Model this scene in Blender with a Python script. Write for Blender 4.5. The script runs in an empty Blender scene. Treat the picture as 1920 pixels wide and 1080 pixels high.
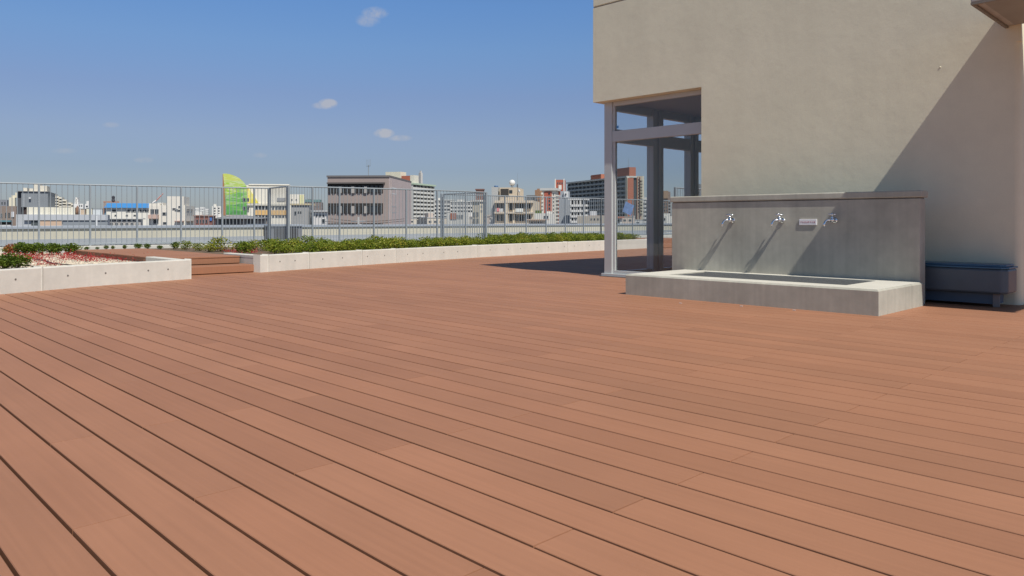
import bpy, math, random
from mathutils import Vector, Matrix, noise
random.seed(7)
SC = bpy.context.scene
COL = SC.collection

# ------------------------------------------------------------------ camera, sky, sun, exposure
F = 1420.0; HZ = 414.0; HC = 0.9; YAW = 0.798          # focal length in px of a 1920 px wide picture, horizon row, eye height, heading
cd = bpy.data.cameras.new('camera'); cam = bpy.data.objects.new('camera', cd); COL.objects.link(cam)
cam.location = (0, 0, HC); cam.rotation_euler = (math.pi / 2, 0, YAW)
cd.sensor_width = 36; cd.lens = 36 * F / 1920; cd.shift_y = -(540 - HZ) / 1920
cd.clip_start = 0.05; cd.clip_end = 20000
SC.camera = cam
SUN = Vector((0.70, -0.16, 1.0)).normalized()          # towards the sun
el = math.asin(SUN.z); az = math.atan2(SUN.x, SUN.y)
W = bpy.data.worlds.new('World'); SC.world = W; W.use_nodes = True
wn = W.node_tree.nodes; wl = W.node_tree.links
bg = wn['Background']
sky = wn.new('ShaderNodeTexSky'); sky.sky_type = 'NISHITA'; sky.sun_disc = False
sky.sun_elevation = el; sky.sun_rotation = az
sky.altitude = 0; sky.air_density = 1.0; sky.dust_density = 0.4; sky.ozone_density = 2.0
bg.inputs['Strength'].default_value = 0.07
ld = bpy.data.lights.new('sun', 'SUN'); ld.energy = 4.75; ld.angle = math.radians(0.5); ld.color = (1.0, 0.955, 0.88)
lo = bpy.data.objects.new('sun', ld); COL.objects.link(lo)
lo.rotation_euler = SUN.to_track_quat('Z', 'Y').to_euler(); lo.location = (5, -3, 12)
SC.view_settings.view_transform = 'Standard'; SC.view_settings.look = 'None'
SC.view_settings.exposure = 0.0; SC.view_settings.gamma = 1.0
SC.render.resolution_x = 1024; SC.render.resolution_y = 576
try:
    SC.cycles.max_bounces = 8; SC.cycles.transparent_max_bounces = 16
except Exception: pass

Rr = Vector((math.cos(YAW), math.sin(YAW))); Ff = Vector((-math.sin(YAW), math.cos(YAW)))
def ray(px): return Ff + Rr * ((px - 960) / F)
def gp(px, py, z=0.0):
    Z = F * (HC - z) / (py - HZ); d = ray(px) * Z
    return Vector((d.x, d.y, z))
def onY(px, py, y0):
    d = ray(px); t = y0 / d.y
    return Vector((d.x * t, y0, HC - (py - HZ) / F * t))
def onX(px, py, x0):
    d = ray(px); t = x0 / d.x
    return Vector((x0, d.y * t, HC - (py - HZ) / F * t))

# ------------------------------------------------------------------ clouds in the sky (by direction, part of the world)
def cloud_mask():
    tc = wn.new('ShaderNodeTexCoord'); acc = None
    nz = wn.new('ShaderNodeTexNoise'); nz.inputs['Scale'].default_value = 55; nz.inputs['Detail'].default_value = 7
    nz.inputs['Roughness'].default_value = 0.62; wl.new(tc.outputs['Generated'], nz.inputs['Vector'])
    def M(op, a, b=None):
        n = wn.new('ShaderNodeMath'); n.operation = op
        for i, v in enumerate((a, b)):
            if v is None: continue
            if isinstance(v, (int, float)): n.inputs[i].default_value = v
            else: wl.new(v, n.inputs[i])
        return n.outputs[0]
    for px, py, rx, ry, s in [(704, 24, 24, 11, .5), (690, 38, 22, 12, .35), (615, 194, 17, 9, .85), (608, 198, 22, 7, .5), (720, 250, 19, 9, 1.), (750, 259, 22, 6, .55),
                              (270, 300, 14, 5, .3), (208, 234, 12, 5, .22), (488, 291, 12, 5, .22), (120, 283, 16, 5, .2)]:
        d2 = ray(px); c = Vector((d2.x, d2.y, (HZ - py) / F)).normalized()
        r = Vector((Rr.x, Rr.y, 0)); u = r.cross(c).normalized() * -1
        def dot(v):
            n = wn.new('ShaderNodeVectorMath'); n.operation = 'DOT_PRODUCT'; wl.new(tc.outputs['Generated'], n.inputs[0]); n.inputs[1].default_value = v
            return n.outputs['Value']
        a = M('DIVIDE', M('SUBTRACT', dot(r), r.dot(c)), rx / F); b = M('DIVIDE', M('SUBTRACT', dot(u), u.dot(c)), ry / F)
        q = M('ADD', M('MULTIPLY', a, a), M('MULTIPLY', b, b))
        fr = M('GREATER_THAN', dot(c), 0.0)
        m = M('MULTIPLY', M('SUBTRACT', 1.15, q), s)
        m = M('MULTIPLY', M('MAXIMUM', m, 0.0), fr)
        acc = m if acc is None else M('MAXIMUM', acc, m)
    k = M('MULTIPLY', acc, M('MULTIPLY', M('MAXIMUM', M('SUBTRACT', nz.outputs['Fac'], .33), 0), 4.2))
    return M('MINIMUM', k, 0.62)
SKYT = [(0, .68, .76, 1.02), (.066, .75, .78, 1.0), (.108, .93, .90, 1.09), (.16, 1.0, 1.0, 1.23), (.22, 1.04, 1.23, 1.5), (.275, 1.0, 1.32, 1.7), (.42, .85, .92, .92), (1.0, .8, .8, .74)]                                # gentle tint of the clear sky by height
mk = cloud_mask()
hs = wn.new('ShaderNodeHueSaturation'); hs.inputs['Saturation'].default_value = 1.0; hs.inputs['Value'].default_value = 1.0
wl.new(sky.outputs[0], hs.inputs['Color'])
mx = wn.new('ShaderNodeMix'); mx.data_type = 'RGBA'
tcs = wn.new('ShaderNodeTexCoord'); sxz = wn.new('ShaderNodeSeparateXYZ'); wl.new(tcs.outputs['Generated'], sxz.inputs[0])
rmp = wn.new('ShaderNodeValToRGB'); wl.new(sxz.outputs['Z'], rmp.inputs[0])
e_ = rmp.color_ramp.elements; e_[0].position = 0.0; e_[0].color = (*[v / 2 for v in SKYT[0][1:]], 1); e_[1].position = 1.0; e_[1].color = (*[v / 2 for v in SKYT[-1][1:]], 1)
for t_ in SKYT[1:-1]: q_ = e_.new(t_[0]); q_.color = (*[v / 2 for v in t_[1:]], 1)
sc2 = wn.new('ShaderNodeVectorMath'); sc2.operation = 'SCALE'; sc2.inputs['Scale'].default_value = 2.0; wl.new(rmp.outputs[0], sc2.inputs[0])
mu = wn.new('ShaderNodeVectorMath'); mu.operation = 'MULTIPLY'; wl.new(hs.outputs[0], mu.inputs[0]); wl.new(sc2.outputs[0], mu.inputs[1])
wl.new(mk, mx.inputs['Factor']); wl.new(mu.outputs[0], mx.inputs[6]); mx.inputs[7].default_value = (7.4, 7.2, 7.3, 1)
wl.new(mx.outputs[2], bg.inputs['Color'])

# ------------------------------------------------------------------ materials
MATS = {}
def mat(name, col, rough=.7, metal=0, n1=None, bump=None, spec=.5, var=None, stretch=(1, 1, 1), island=0, streak=None):
    """n1=(scale, amount): value mottling; bump=(scale, distance)"""
    if name in MATS: return MATS[name]
    m = bpy.data.materials.new(name); m.use_nodes = True; MATS[name] = m
    nt = m.node_tree; N = nt.nodes; L = nt.links; b = N['Principled BSDF']
    b.inputs['Roughness'].default_value = rough; b.inputs['Metallic'].default_value = metal
    b.inputs['Specular IOR Level'].default_value = spec
    b.inputs['Base Color'].default_value = (*col, 1)
    tc = N.new('ShaderNodeTexCoord'); mp = N.new('ShaderNodeMapping'); mp.inputs['Scale'].default_value = stretch
    L.new(tc.outputs['Object'], mp.inputs['Vector'])
    cur = None
    def mixv(fac_out, lo_, hi_):
        nonlocal cur
        mr = N.new('ShaderNodeMapRange'); mr.inputs['To Min'].default_value = lo_; mr.inputs['To Max'].default_value = hi_
        mr.inputs['From Min'].default_value = .25; mr.inputs['From Max'].default_value = .75
        L.new(fac_out, mr.inputs['Value'])
        vm = N.new('ShaderNodeVectorMath'); vm.operation = 'SCALE'
        if cur is None: vm.inputs[0].default_value = col
        else: L.new(cur, vm.inputs[0])
        L.new(mr.outputs[0], vm.inputs['Scale']); cur = vm.outputs[0]
    for q in ([n1] if n1 and not isinstance(n1[0], tuple) else (n1 or [])):
        nz = N.new('ShaderNodeTexNoise'); nz.inputs['Scale'].default_value = q[0]; nz.inputs['Detail'].default_value = 6; nz.inputs['Roughness'].default_value = .6
        L.new(mp.outputs[0], nz.inputs['Vector']); mixv(nz.outputs['Fac'], 1 - q[1], 1 + q[1])
    if streak:
        mp2 = N.new('ShaderNodeMapping'); mp2.inputs['Scale'].default_value = streak[0]; L.new(tc.outputs['Object'], mp2.inputs['Vector'])
        nz = N.new('ShaderNodeTexNoise'); nz.inputs['Scale'].default_value = 1; nz.inputs['Detail'].default_value = 5
        L.new(mp2.outputs[0], nz.inputs['Vector']); mixv(nz.outputs['Fac'], 1 - streak[1], 1 + streak[1])
    if island:
        ge = N.new('ShaderNodeNewGeometry'); mr = N.new('ShaderNodeMapRange'); mr.inputs['To Min'].default_value = .25; mr.inputs['To Max'].default_value = .75
        L.new(ge.outputs['Random Per Island'], mr.inputs['Value']); mixv(mr.outputs[0], 1 - island, 1 + island)
        if var:
            mm = N.new('ShaderNodeMix'); mm.data_type = 'RGBA'; 
            wv = N.new('ShaderNodeTexWhiteNoise'); wv.noise_dimensions = '1D'; L.new(ge.outputs['Random Per Island'], wv.inputs['W'])
            L.new(wv.outputs['Value'], mm.inputs['Factor']); L.new(cur, mm.inputs[6])
            vm = N.new('ShaderNodeVectorMath'); vm.operation = 'MULTIPLY'; L.new(cur, vm.inputs[0]); vm.inputs[1].default_value = var
            L.new(vm.outputs[0], mm.inputs[7]); cur = mm.outputs[2]
    if cur: L.new(cur, b.inputs['Base Color'])
    if bump:
        nb = N.new('ShaderNodeTexNoise'); nb.inputs['Scale'].default_value = bump[0]; nb.inputs['Detail'].default_value = 8; nb.inputs['Roughness'].default_value = .65
        L.new(mp.outputs[0], nb.inputs['Vector'])
        bn = N.new('ShaderNodeBump'); bn.inputs['Distance'].default_value = bump[1]; bn.inputs['Strength'].default_value = 1
        L.new(nb.outputs['Fac'], bn.inputs['Height']); L.new(bn.outputs[0], b.inputs['Normal'])
    return m
def glass(name, tint, refl=1.0):
    m = bpy.data.materials.new(name); m.use_nodes = True; N = m.node_tree.nodes; L = m.node_tree.links; N.clear()
    o = N.new('ShaderNodeOutputMaterial'); t = N.new('ShaderNodeBsdfTransparent'); t.inputs[0].default_value = (*tint, 1)
    g = N.new('ShaderNodeBsdfGlossy'); g.inputs['Roughness'].default_value = .01
    ge = N.new('ShaderNodeNewGeometry'); dt = N.new('ShaderNodeVectorMath'); dt.operation = 'DOT_PRODUCT'; L.new(ge.outputs['Incoming'], dt.inputs[0]); L.new(ge.outputs['Normal'], dt.inputs[1])
    ab = N.new('ShaderNodeMath'); ab.operation = 'ABSOLUTE'; L.new(dt.outputs['Value'], ab.inputs[0]); om = N.new('ShaderNodeMath'); om.operation = 'SUBTRACT'; om.inputs[0].default_value = 1; L.new(ab.outputs[0], om.inputs[1])
    pw_ = N.new('ShaderNodeMath'); pw_.operation = 'POWER'; pw_.inputs[1].default_value = 5; L.new(om.outputs[0], pw_.inputs[0]); fr = N.new('ShaderNodeMath'); fr.operation = 'MULTIPLY_ADD'; fr.inputs[1].default_value = .96; fr.inputs[2].default_value = .04; L.new(pw_.outputs[0], fr.inputs[0])
    ml = N.new('ShaderNodeMath'); ml.operation = 'MULTIPLY'; ml.inputs[1].default_value = refl; L.new(fr.outputs[0], ml.inputs[0])
    mi = N.new('ShaderNodeMixShader'); L.new(ml.outputs[0], mi.inputs[0]); L.new(t.outputs[0], mi.inputs[1]); L.new(g.outputs[0], mi.inputs[2]); L.new(mi.outputs[0], o.inputs[0])
    MATS[name] = m; return m

# ------------------------------------------------------------------ mesh helpers
class MB:
    def __init__(s): s.v = []; s.f = []; s.mi = []
    def face(s, pts, mi=0):
        n = len(s.v); s.v += [tuple(p) for p in pts]; s.f.append(tuple(range(n, n + len(pts)))); s.mi.append(mi); return s
    def box(s, x0, x1, y0, y1, z0, z1, mi=0, M=None):
        n = len(s.v)
        P = [(x0, y0, z0), (x1, y0, z0), (x1, y1, z0), (x0, y1, z0), (x0, y0, z1), (x1, y0, z1), (x1, y1, z1), (x0, y1, z1)]
        if M: P = [tuple(M @ Vector(p)) for p in P]
        s.v += P
        for q in ((3, 2, 1, 0), (4, 5, 6, 7), (0, 1, 5, 4), (1, 2, 6, 5), (2, 3, 7, 6), (3, 0, 4, 7)):
            s.f.append(tuple(n + i for i in q)); s.mi.append(mi)
        return s
    def prism(s, poly, z0, z1, mi=0):           # poly counter-clockwise in x,y
        n = len(s.v); k = len(poly)
        s.v += [(p[0], p[1], z0) for p in poly] + [(p[0], p[1], z1) for p in poly]
        s.f.append(tuple(n + i for i in reversed(range(k)))); s.f.append(tuple(n + k + i for i in range(k))); s.mi += [mi, mi]
        for i in range(k):
            j = (i + 1) % k; s.f.append((n + i, n + j, n + k + j, n + k + i)); s.mi.append(mi)
        return s
    def tube(s, pts, r, seg=8, mi=0, cap=True):
        pts = [Vector(p) for p in pts]; rings = []
        rr = r if isinstance(r, (list, tuple)) else [r] * len(pts)
        up = None
        for i, p in enumerate(pts):
            d = (pts[min(i + 1, len(pts) - 1)] - pts[max(i - 1, 0)]).normalized()
            if up is None: up = Vector((0, 0, 1)) if abs(d.z) < .9 else Vector((1, 0, 0))
            a = d.cross(up).normalized(); b = a.cross(d).normalized(); up = b
            n = len(s.v)
            for k in range(seg):
                t = 2 * math.pi * k / seg; s.v.append(tuple(p + (a * math.cos(t) + b * math.sin(t)) * rr[i]))
            rings.append(n)
        for i in range(len(rings) - 1):
            for k in range(seg):
                j = (k + 1) % seg; s.f.append((rings[i] + k, rings[i] + j, rings[i + 1] + j, rings[i + 1] + k)); s.mi.append(mi)
        if cap:
            s.f.append(tuple(rings[0] + k for k in reversed(range(seg)))); s.f.append(tuple(rings[-1] + k for k in range(seg))); s.mi += [mi, mi]
        return s
    def sphere(s, c, r, seg=16, rings=10, sz=1, mi=0):
        n0 = len(s.v)
        for i in range(rings + 1):
            th = math.pi * i / rings
            for k in range(seg):
                ph = 2 * math.pi * k / seg; s.v.append((c[0] + r * math.sin(th) * math.cos(ph), c[1] + r * math.sin(th) * math.sin(ph), c[2] + r * sz * math.cos(th)))
        for i in range(rings):
            for k in range(seg):
                j = (k + 1) % seg; s.f.append((n0 + i * seg + k, n0 + (i + 1) * seg + k, n0 + (i + 1) * seg + j, n0 + i * seg + j)); s.mi.append(mi)
        return s
    def mesh(s, name, mats, smooth=False):
        me = bpy.data.meshes.new(name); me.from_pydata(s.v, [], s.f)
        for m in (mats if isinstance(mats, (list, tuple)) else [mats]): me.materials.append(m)
        me.polygons.foreach_set('material_index', s.mi)
        if smooth: me.polygons.foreach_set('use_smooth', [True] * len(s.f))
        me.update(); return me
    def build(s, name, mats, parent=None, smooth=False, bevel=0, loc=None):
        o = bpy.data.objects.new(name, s.mesh(name, mats, smooth)); COL.objects.link(o)
        if parent: o.parent = parent
        if loc: o.location = loc
        if bevel:
            b = o.modifiers.new('bevel', 'BEVEL'); b.width = bevel; b.segments = 2; b.limit_method = 'ANGLE'; b.harden_normals = False
        return o
def tag(o, label=None, cat=None, group=None, kind=None):
    if label: o['label'] = label
    if cat: o['category'] = cat
    if group: o['group'] = group
    if kind: o['kind'] = kind
    return o
def empty(name, loc=(0, 0, 0), rz=0, label=None, cat=None, group=None):
    o = bpy.data.objects.new(name, None); COL.objects.link(o); o.location = loc; o.rotation_euler = (0, 0, rz); o.empty_display_size = .1
    return tag(o, label, cat, group)
def put(me, name, parent, loc, rz=0, label=None):
    o = bpy.data.objects.new(name, me); COL.objects.link(o); o.parent = parent; o.location = loc; o.rotation_euler = (0, 0, rz)
    if label: o['label'] = label
    return o
def copy_tree(o, parent=None):
    c = o.copy(); COL.objects.link(c); c.parent = parent
    for ch in o.children: copy_tree(ch, c)
    return c

# shared materials
m_deck = mat('composite_board', (.330, .156, .088), .62, n1=[(.5, .05), (1.9, .05)], island=.075, var=(1.0, .975, .96), streak=((1.2, 55, 1), .06), bump=(60, .0006), spec=.35)
m_void = mat('dark_gap', (.012, .009, .008), .95)
m_conc = mat('pale_concrete', (.60, .58, .52), .85, n1=[(2.2, .07), (14, .04)], bump=(40, .001), streak=((7, 7, .9), .05))
m_basin = mat('sealed_concrete', (.415, .402, .340), .6, n1=[(1.7, .20), (9, .07)], streak=((16, 16, .5), .09), bump=(55, .0008))
m_wall = mat('beige_stucco', (.76, .725, .555), .9, n1=[(.9, .05), (6, .03), (70, .03)], bump=(2.4, .0055), streak=((3, 3, .35), .03))
m_wall2 = mat('beige_soffit', (.62, .52, .40), .9, n1=(3, .04))
m_alu = mat('aluminium', (.52, .545, .54), .4, .1, n1=(4, .03))
m_steel = mat('galvanised_grey', (.29, .325, .35), .6, .15, n1=(6, .08))
m_hole = mat('form_hole', (.16, .145, .13), .9)

# ------------------------------------------------------------------ ground far below, own building under the deck
MB().face([(-9000, -9000, -15), (9000, -9000, -15), (9000, 9000, -15), (-9000, 9000, -15)]).build('ground', mat('city_ground', (.16, .155, .15), .9, n1=(.02, .3)))['kind'] = 'structure'
r = MB().box(-22.9, 9, -9, 42, -15, -.2).build('roof_slab', mat('slab', (.25, .24, .23), .9)); r['kind'] = 'structure'

# deck boards: rows run along x, every second row shares its butt joints
PW = .1765; GAP = .0108; S0 = .4432 - 25 * PW; JA = -1.459; JB = -2.4775; LEN = 2 * (JA - JB)
d = MB()
def board(x0, x1, y0, y1):
    c = .0022; n = len(d.v); t = 0.0; zb = -.03; j = random.uniform(-.0012, .0012) * .5
    d.v.extend([(x0, y0, zb), (x1, y0, zb), (x1, y1, zb), (x0, y1, zb), (x0, y0, t - c + j), (x1, y0, t - c + j), (x1, y1, t - c + j), (x0, y1, t - c + j),
                (x0 + .0004, y0 + c, t + j), (x1 - .0004, y0 + c, t + j), (x1 - .0004, y1 - c, t + j), (x0 + .0004, y1 - c, t + j)])
    for q in ((0, 1, 5, 4), (1, 2, 6, 5), (2, 3, 7, 6), (3, 0, 4, 7), (4, 5, 9, 8), (5, 6, 10, 9), (6, 7, 11, 10), (7, 4, 8, 11), (8, 9, 10, 11)):
        d.f.append(tuple(n + i for i in q)); d.mi.append(0)
for i in range(0, 255):
    y0 = S0 + i * PW + GAP / 2; y1 = y0 + PW - GAP
    ph = JB if (i % 2) == 0 else JA
    k = -9
    while True:
        xa = ph + k * LEN; xb = xa + LEN; k += 1
        if xb > 7: break
        if xa < -16: continue
        if xb < -12.2 and y0 < 6: continue
        board(xa + .0024, xb - .0024, y0, y1)
o = d.build('deck', m_deck); o['kind'] = 'structure'
MB().box(-21, 7.2, -4.2, 41, -.19, -.13).build('deck_underlay', m_void)['kind'] = 'structure'  # near-black sheet: shade down in the board gaps put into its colour

# ------------------------------------------------------------------ planters
WT = .30
front_l = [gp(-160, 568.5), gp(0, 552), gp(170, 537), gp(358, 523)]
front_r = [gp(487, 511), gp(580, 504.0), gp(680, 497), gp(790, 489.6), gp(900, 482.5), gp(1015, 475.8), gp(1130, 469.6), gp(1217, 465.2)]
def strip(mb, pts, side, z0, z1, mi=0):
    """solid wall of thickness |side| behind a polyline; side > 0 puts the thickness towards -x"""
    P = [Vector((p[0], p[1])) for p in pts]; Q = []
    for i, p in enumerate(P):
        t = (P[min(i + 1, len(P) - 1)] - P[max(i - 1, 0)]).normalized(); Q.append(p + Vector((-t.y, t.x)) * side)
    n = len(mb.v); k = len(P)
    for z in (z0, z1):
        mb.v += [(p.x, p.y, z) for p in P] + [(q.x, q.y, z) for q in Q]
    for i in range(k - 1):
        a, b, c, e = n + i, n + i + 1, n + k + i + 1, n + k + i
        T = 2 * k
        for q in ((a + T, b + T, c + T, e + T), (a, b, b + T, a + T), (c, e, e + T, c + T), (b, a, e, c)):
            mb.f.append(q); mb.mi.append(mi)
    for i in (0, k - 1):
        q = (n + i, n + k + i, n + 3 * k + i, n + 2 * k + i); mb.f.append(q if i == 0 else q[::-1]); mb.mi.append(mi)
    return Q
def lerp_path(pts, s):
    P = [Vector((p[0], p[1])) for p in pts]; L = 0
    for a, b in zip(P, P[1:]):
        l = (b - a).length
        if s <= L + l: return a + (b - a) * ((s - L) / l), (b - a).normalized()
        L += l
    return P[-1], (P[-1] - P[-2]).normalized()
def plen(pts): return sum((Vector(b[:2]) - Vector(a[:2])).length for a, b in zip(pts, pts[1:]))

def sub_path(pts, s0, s1):
    out = [lerp_path(pts, s0)[0]]; L = 0
    P = [Vector((p[0], p[1])) for p in pts]
    for a, b in zip(P, P[1:]):
        L += (b - a).length
        if s0 + .02 < L < s1 - .02: out.append(b)
    out.append(lerp_path(pts, s1)[0]); return out
def s_of(pts, px):          # arc length at which the path crosses picture column px
    best = None; L = plen(pts)
    for i in range(2001):
        s = L * i / 2000; p, _ = lerp_path(pts, s); Z = Ff.dot(p); x = 960 + F * Rr.dot(p) / Z
        if best is None or abs(x - px) < best[0]: best = (abs(x - px), s)
    return best[1]
def planter_wall(root, pts, joints, holes):
    L = plen(pts); cuts = [0] + [s_of(pts, j) for j in joints] + [L]
    for a, b in zip(cuts, cuts[1:]):
        mb = MB(); strip(mb, sub_path(pts, a + (.004 if a else 0), b - (.004 if b < L else 0)), .15, -.02, WT)
        mb.build('wall_panel', m_conc, root, bevel=.012)
    for hx in holes:
        s = s_of(pts, hx); p, t = lerp_path(pts, s); nrm = Vector((t.y, -t.x))
        hz = WT * .57
        c = Vector((p.x + nrm.x * .002, p.y + nrm.y * .002, hz)); mb = MB()
        t3 = Vector((t.x, t.y, 0)); up = Vector((0, 0, 1)); out = Vector((nrm.x, nrm.y, 0))
        ring = [c + (t3 * math.cos(q * math.pi / 5) + up * math.sin(q * math.pi / 5)) * .013 for q in range(10)]
        ring2 = [c + out * .002 + (t3 * math.cos(q * math.pi / 5) + up * math.sin(q * math.pi / 5)) * .010 for q in range(10)]
        for q in range(10): mb.face([ring[q], ring[(q + 1) % 10], ring2[(q + 1) % 10], ring2[q]])
        mb.face(ring2); mb.build('form_tie_hole', m_hole, root)
pl = empty('planter', (0, 0, 0), 0, 'low pale concrete planter wall at the far left, ending at the deck steps', 'planter')
planter_wall(pl, front_l, [79], [29, 127, 198, 278, 315])
cpt = front_l[-1]
mb = MB(); mb.box(cpt.x - 1.55, cpt.x - .152, cpt.y - .15, cpt.y, -.02, WT - .003); mb.build('return_wall', m_conc, pl, bevel=.012)
pr = empty('planter', (0, 0, 0), 0, 'long pale concrete planter wall right of the deck steps, holding the hedge', 'planter')
planter_wall(pr, front_r, [503, 579, 679, 742, 895, 1064], [525, 553, 605, 642, 689, 721, 764, 793, 832, 858, 919, 953, 976, 1007, 1028, 1058, 1077, 1105, 1123])
c2 = front_r[0]
mb = MB(); mb.box(c2.x - 1.5, c2.x - .152, c2.y + .003, c2.y + .15, -.02, WT - .003); mb.build('return_wall', m_conc, pr, bevel=.012)

# ------------------------------------------------------------------ wooden steps and walkway through the planter
m_step = m_deck
st = empty('deck_walkway', (-13, 5.4, 0), 0, 'red brown composite walkway with two steps crossing the planter', 'walkway')
y0, y1 = cpt.y + .004, c2.y - .004
sx = gp(415, 513.5).x; sx2 = gp(415, 480.6, .268).x
def step_part(name, x0, x1, ya, yb, z0, z1, along='y'):
    mb = MB(); mb.box(x0, x1, ya, yb, z0, z1); ob = mb.build(name, m_step, st, bevel=.006); ob.location = (13, -5.4, 0); return ob
step_part('lower_step', sx - .5, sx, y0, y1, .012, .135)
step_part('riser_board', sx2 + .004, sx2 + .022, y0, y1 - .02, .140, .262)
back_x = gp(149, 467.3, .27).x + .3
mb = MB(); n = int((sx2 - back_x) / .150)
for i in range(n):
    xa = sx2 + .03 - i * .15; mb.box(xa - .145, xa, y0 + .01, y1 - .015, .245, .270)
o = mb.build('walkway_boards', m_step, st, bevel=.003); o.location = (13, -5.4, 0)
for ya, yb in ((y0 + .012, y0 + .03), (y1 - .036, y1 - .018)):
    mb = MB(); mb.box(back_x, sx2, ya, yb, .02, .2445); o = mb.build('side_board', m_step, st); o.location = (13, -5.4, 0)

# second walkway far right, seen through the glass
q = gp(1217, 465.2); st2 = empty('deck_walkway', (q.x, q.y, 0), 0, 'second red brown composite walkway seen through the glass, right of the long planter', 'walkway')
mb = MB()
for i in range(14): mb.box(-.15 * i - .147, -.15 * i, .03, 3.2, .245, .270)
mb.build('walkway_boards', m_step, st2)
MB().box(-.02, -.003, .03, 3.2, .01, .243).build('riser_board', m_step, st2)
MB().box(.0, .34, .03, 3.2, .012, .135).build('lower_step', m_step, st2)

# ------------------------------------------------------------------ railings on the planter's back wall
ZR = 1.745; ZB = .345
def fp(px, py): return gp(px, py, ZR).xy
A_posts = [fp(-105, 340.2), fp(-19, 342.4), fp(73, 344.5), fp(169, 346.5), fp(257, 348.5), fp(339.5, 350), fp(416.8, 351.5), fp(476.7, 352.5), fp(503.9, 353)]
B_posts = [fp(541, 349.5), fp(586, 350.5), fp(636.7, 351.9), fp(701, 353.5), fp(761.8, 355.2), fp(819.6, 357), fp(873, 359), fp(911.6, 361)]
C_posts = [fp(828, 364)]
cl0 = fp(828, 364); cl1 = fp(1127, 372.6); dirc = (cl1 - cl0).normalized()
for px in (873, 912, 946.7, 986.7, 1024, 1060, 1094, 1127, 1157, 1186, 1213, 1240, 1266, 1290, 1312, 1334):
    dd = ray(px); den = dd.x * dirc.y - dd.y * dirc.x; t = (cl0.x * dirc.y - cl0.y * dirc.x) / den; C_posts.append(dd * t)
def fence(posts, label, nb=8, group='galvanised railings around the roof deck', thick_ends=True, rail_r=.018):
    p0 = posts[0]; root = empty('railing', (p0.x, p0.y, ZB), 0, label, 'railing', group)
    P = [Vector((p.x - p0.x, p.y - p0.y, 0)) for p in posts]; H = ZR - ZB
    MB().tube([p + Vector((0, 0, H)) for p in P], rail_r, 8).build('top_rail', m_steel, root)
    mbq = MB()
    for a, b in zip(P, P[1:]):
        t = (b - a).normalized(); nn = Vector((-t.y, t.x, 0)) * .016; u = Vector((0, 0, .03))
        mbq.face([a + nn, b + nn, b - nn, a - nn]).face([a + nn + u, a - nn + u, b - nn + u, b + nn + u]).face([a - nn, b - nn, b - nn + u, a - nn + u]).face([b + nn, a + nn, a + nn + u, b + nn + u])
    mbq.build('bottom_rail', m_steel, root)
    pm = MB().box(-.019, .019, -.019, .019, -.06, H - .012).mesh('post', m_steel); pt = MB().box(-.025, .025, -.025, .025, -.06, H + .01).mesh('post', m_steel)
    bm_ = MB().tube([(0, 0, .02), (0, 0, H - .01)], .0075, 6).mesh('bar', m_steel)
    for i, p in enumerate(P):
        e = thick_ends and i in (0, len(P) - 1)
        put(pt if e else pm, 'post', root, p)
        if i < len(P) - 1:
            L = (P[i + 1] - p).length; k = max(2, round(L / .105)) if nb is None else nb
            if (P[i+1]-p).length < .5 and nb: k = 3
            for j in range(1, k + 1): put(bm_, 'bar', root, p + (P[i + 1] - p) * (j / (k + 1)))
    return root
fence(A_posts, 'grey galvanised railing at the left, from the picture edge to the first inward corner')
fence([A_posts[-1] + (B_posts[0] - A_posts[-1]) * .05, B_posts[0] - (B_posts[0] - A_posts[-1]) * .06], 'short railing piece turning inward beside the mural building', None, thick_ends=False)
fence(B_posts, 'grey galvanised railing set forward in the middle, in front of the brown grey office block')
fence([B_posts[-1] + (C_posts[0] - B_posts[-1]) * .05, C_posts[0] - (C_posts[0] - B_posts[-1]) * .05], 'short railing piece turning back outward near the radome building', None, thick_ends=False)
fence(C_posts[:9], 'grey galvanised railing at the right, ending at the glass corner of the building', 8)
fence(C_posts[8:], 'grey galvanised railing seen through the glass of the building', 5)
e0 = fp(1266, 352); fence([e0, e0 + Vector((.0, .95)), e0 + Vector((0, 1.9)), e0 + Vector((0, 2.9))], 'nearer short railing whose top shows above the wash basin through the glass', 7)

# back wall of the planters, under the railings
path = [p for p in A_posts] + B_posts + C_posts
def offs(posts, k):
    out = []
    for i, p in enumerate(posts):
        t = (posts[min(i + 1, len(posts) - 1)] - posts[max(i - 1, 0)]).normalized(); out.append(p + Vector((t.y, -t.x)) * k)
    return out
for posts, lb in ((A_posts, 'white topped concrete kerb under the left railing'), (B_posts, 'white topped concrete kerb under the middle railing'), (C_posts, 'white topped concrete kerb under the right railing')):
    mb = MB(); strip(mb, offs(posts, .17), .24, -.05, .315); o = mb.build('kerb_wall', m_conc, None, bevel=.01); tag(o, lb, 'kerb')
for a, b, lb in ((A_posts[-1], B_posts[0], 'short concrete kerb under the first railing corner'), (C_posts[0], B_posts[-1], 'short concrete kerb under the second railing corner')):
    y = (a.y + b.y) / 2; mb = MB(); mb.box(min(a.x, b.x) - .1, max(a.x, b.x) + .165, y - .12, y + .12, -.05, .312); tag(mb.build('kerb_wall', m_conc), lb, 'kerb')

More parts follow.
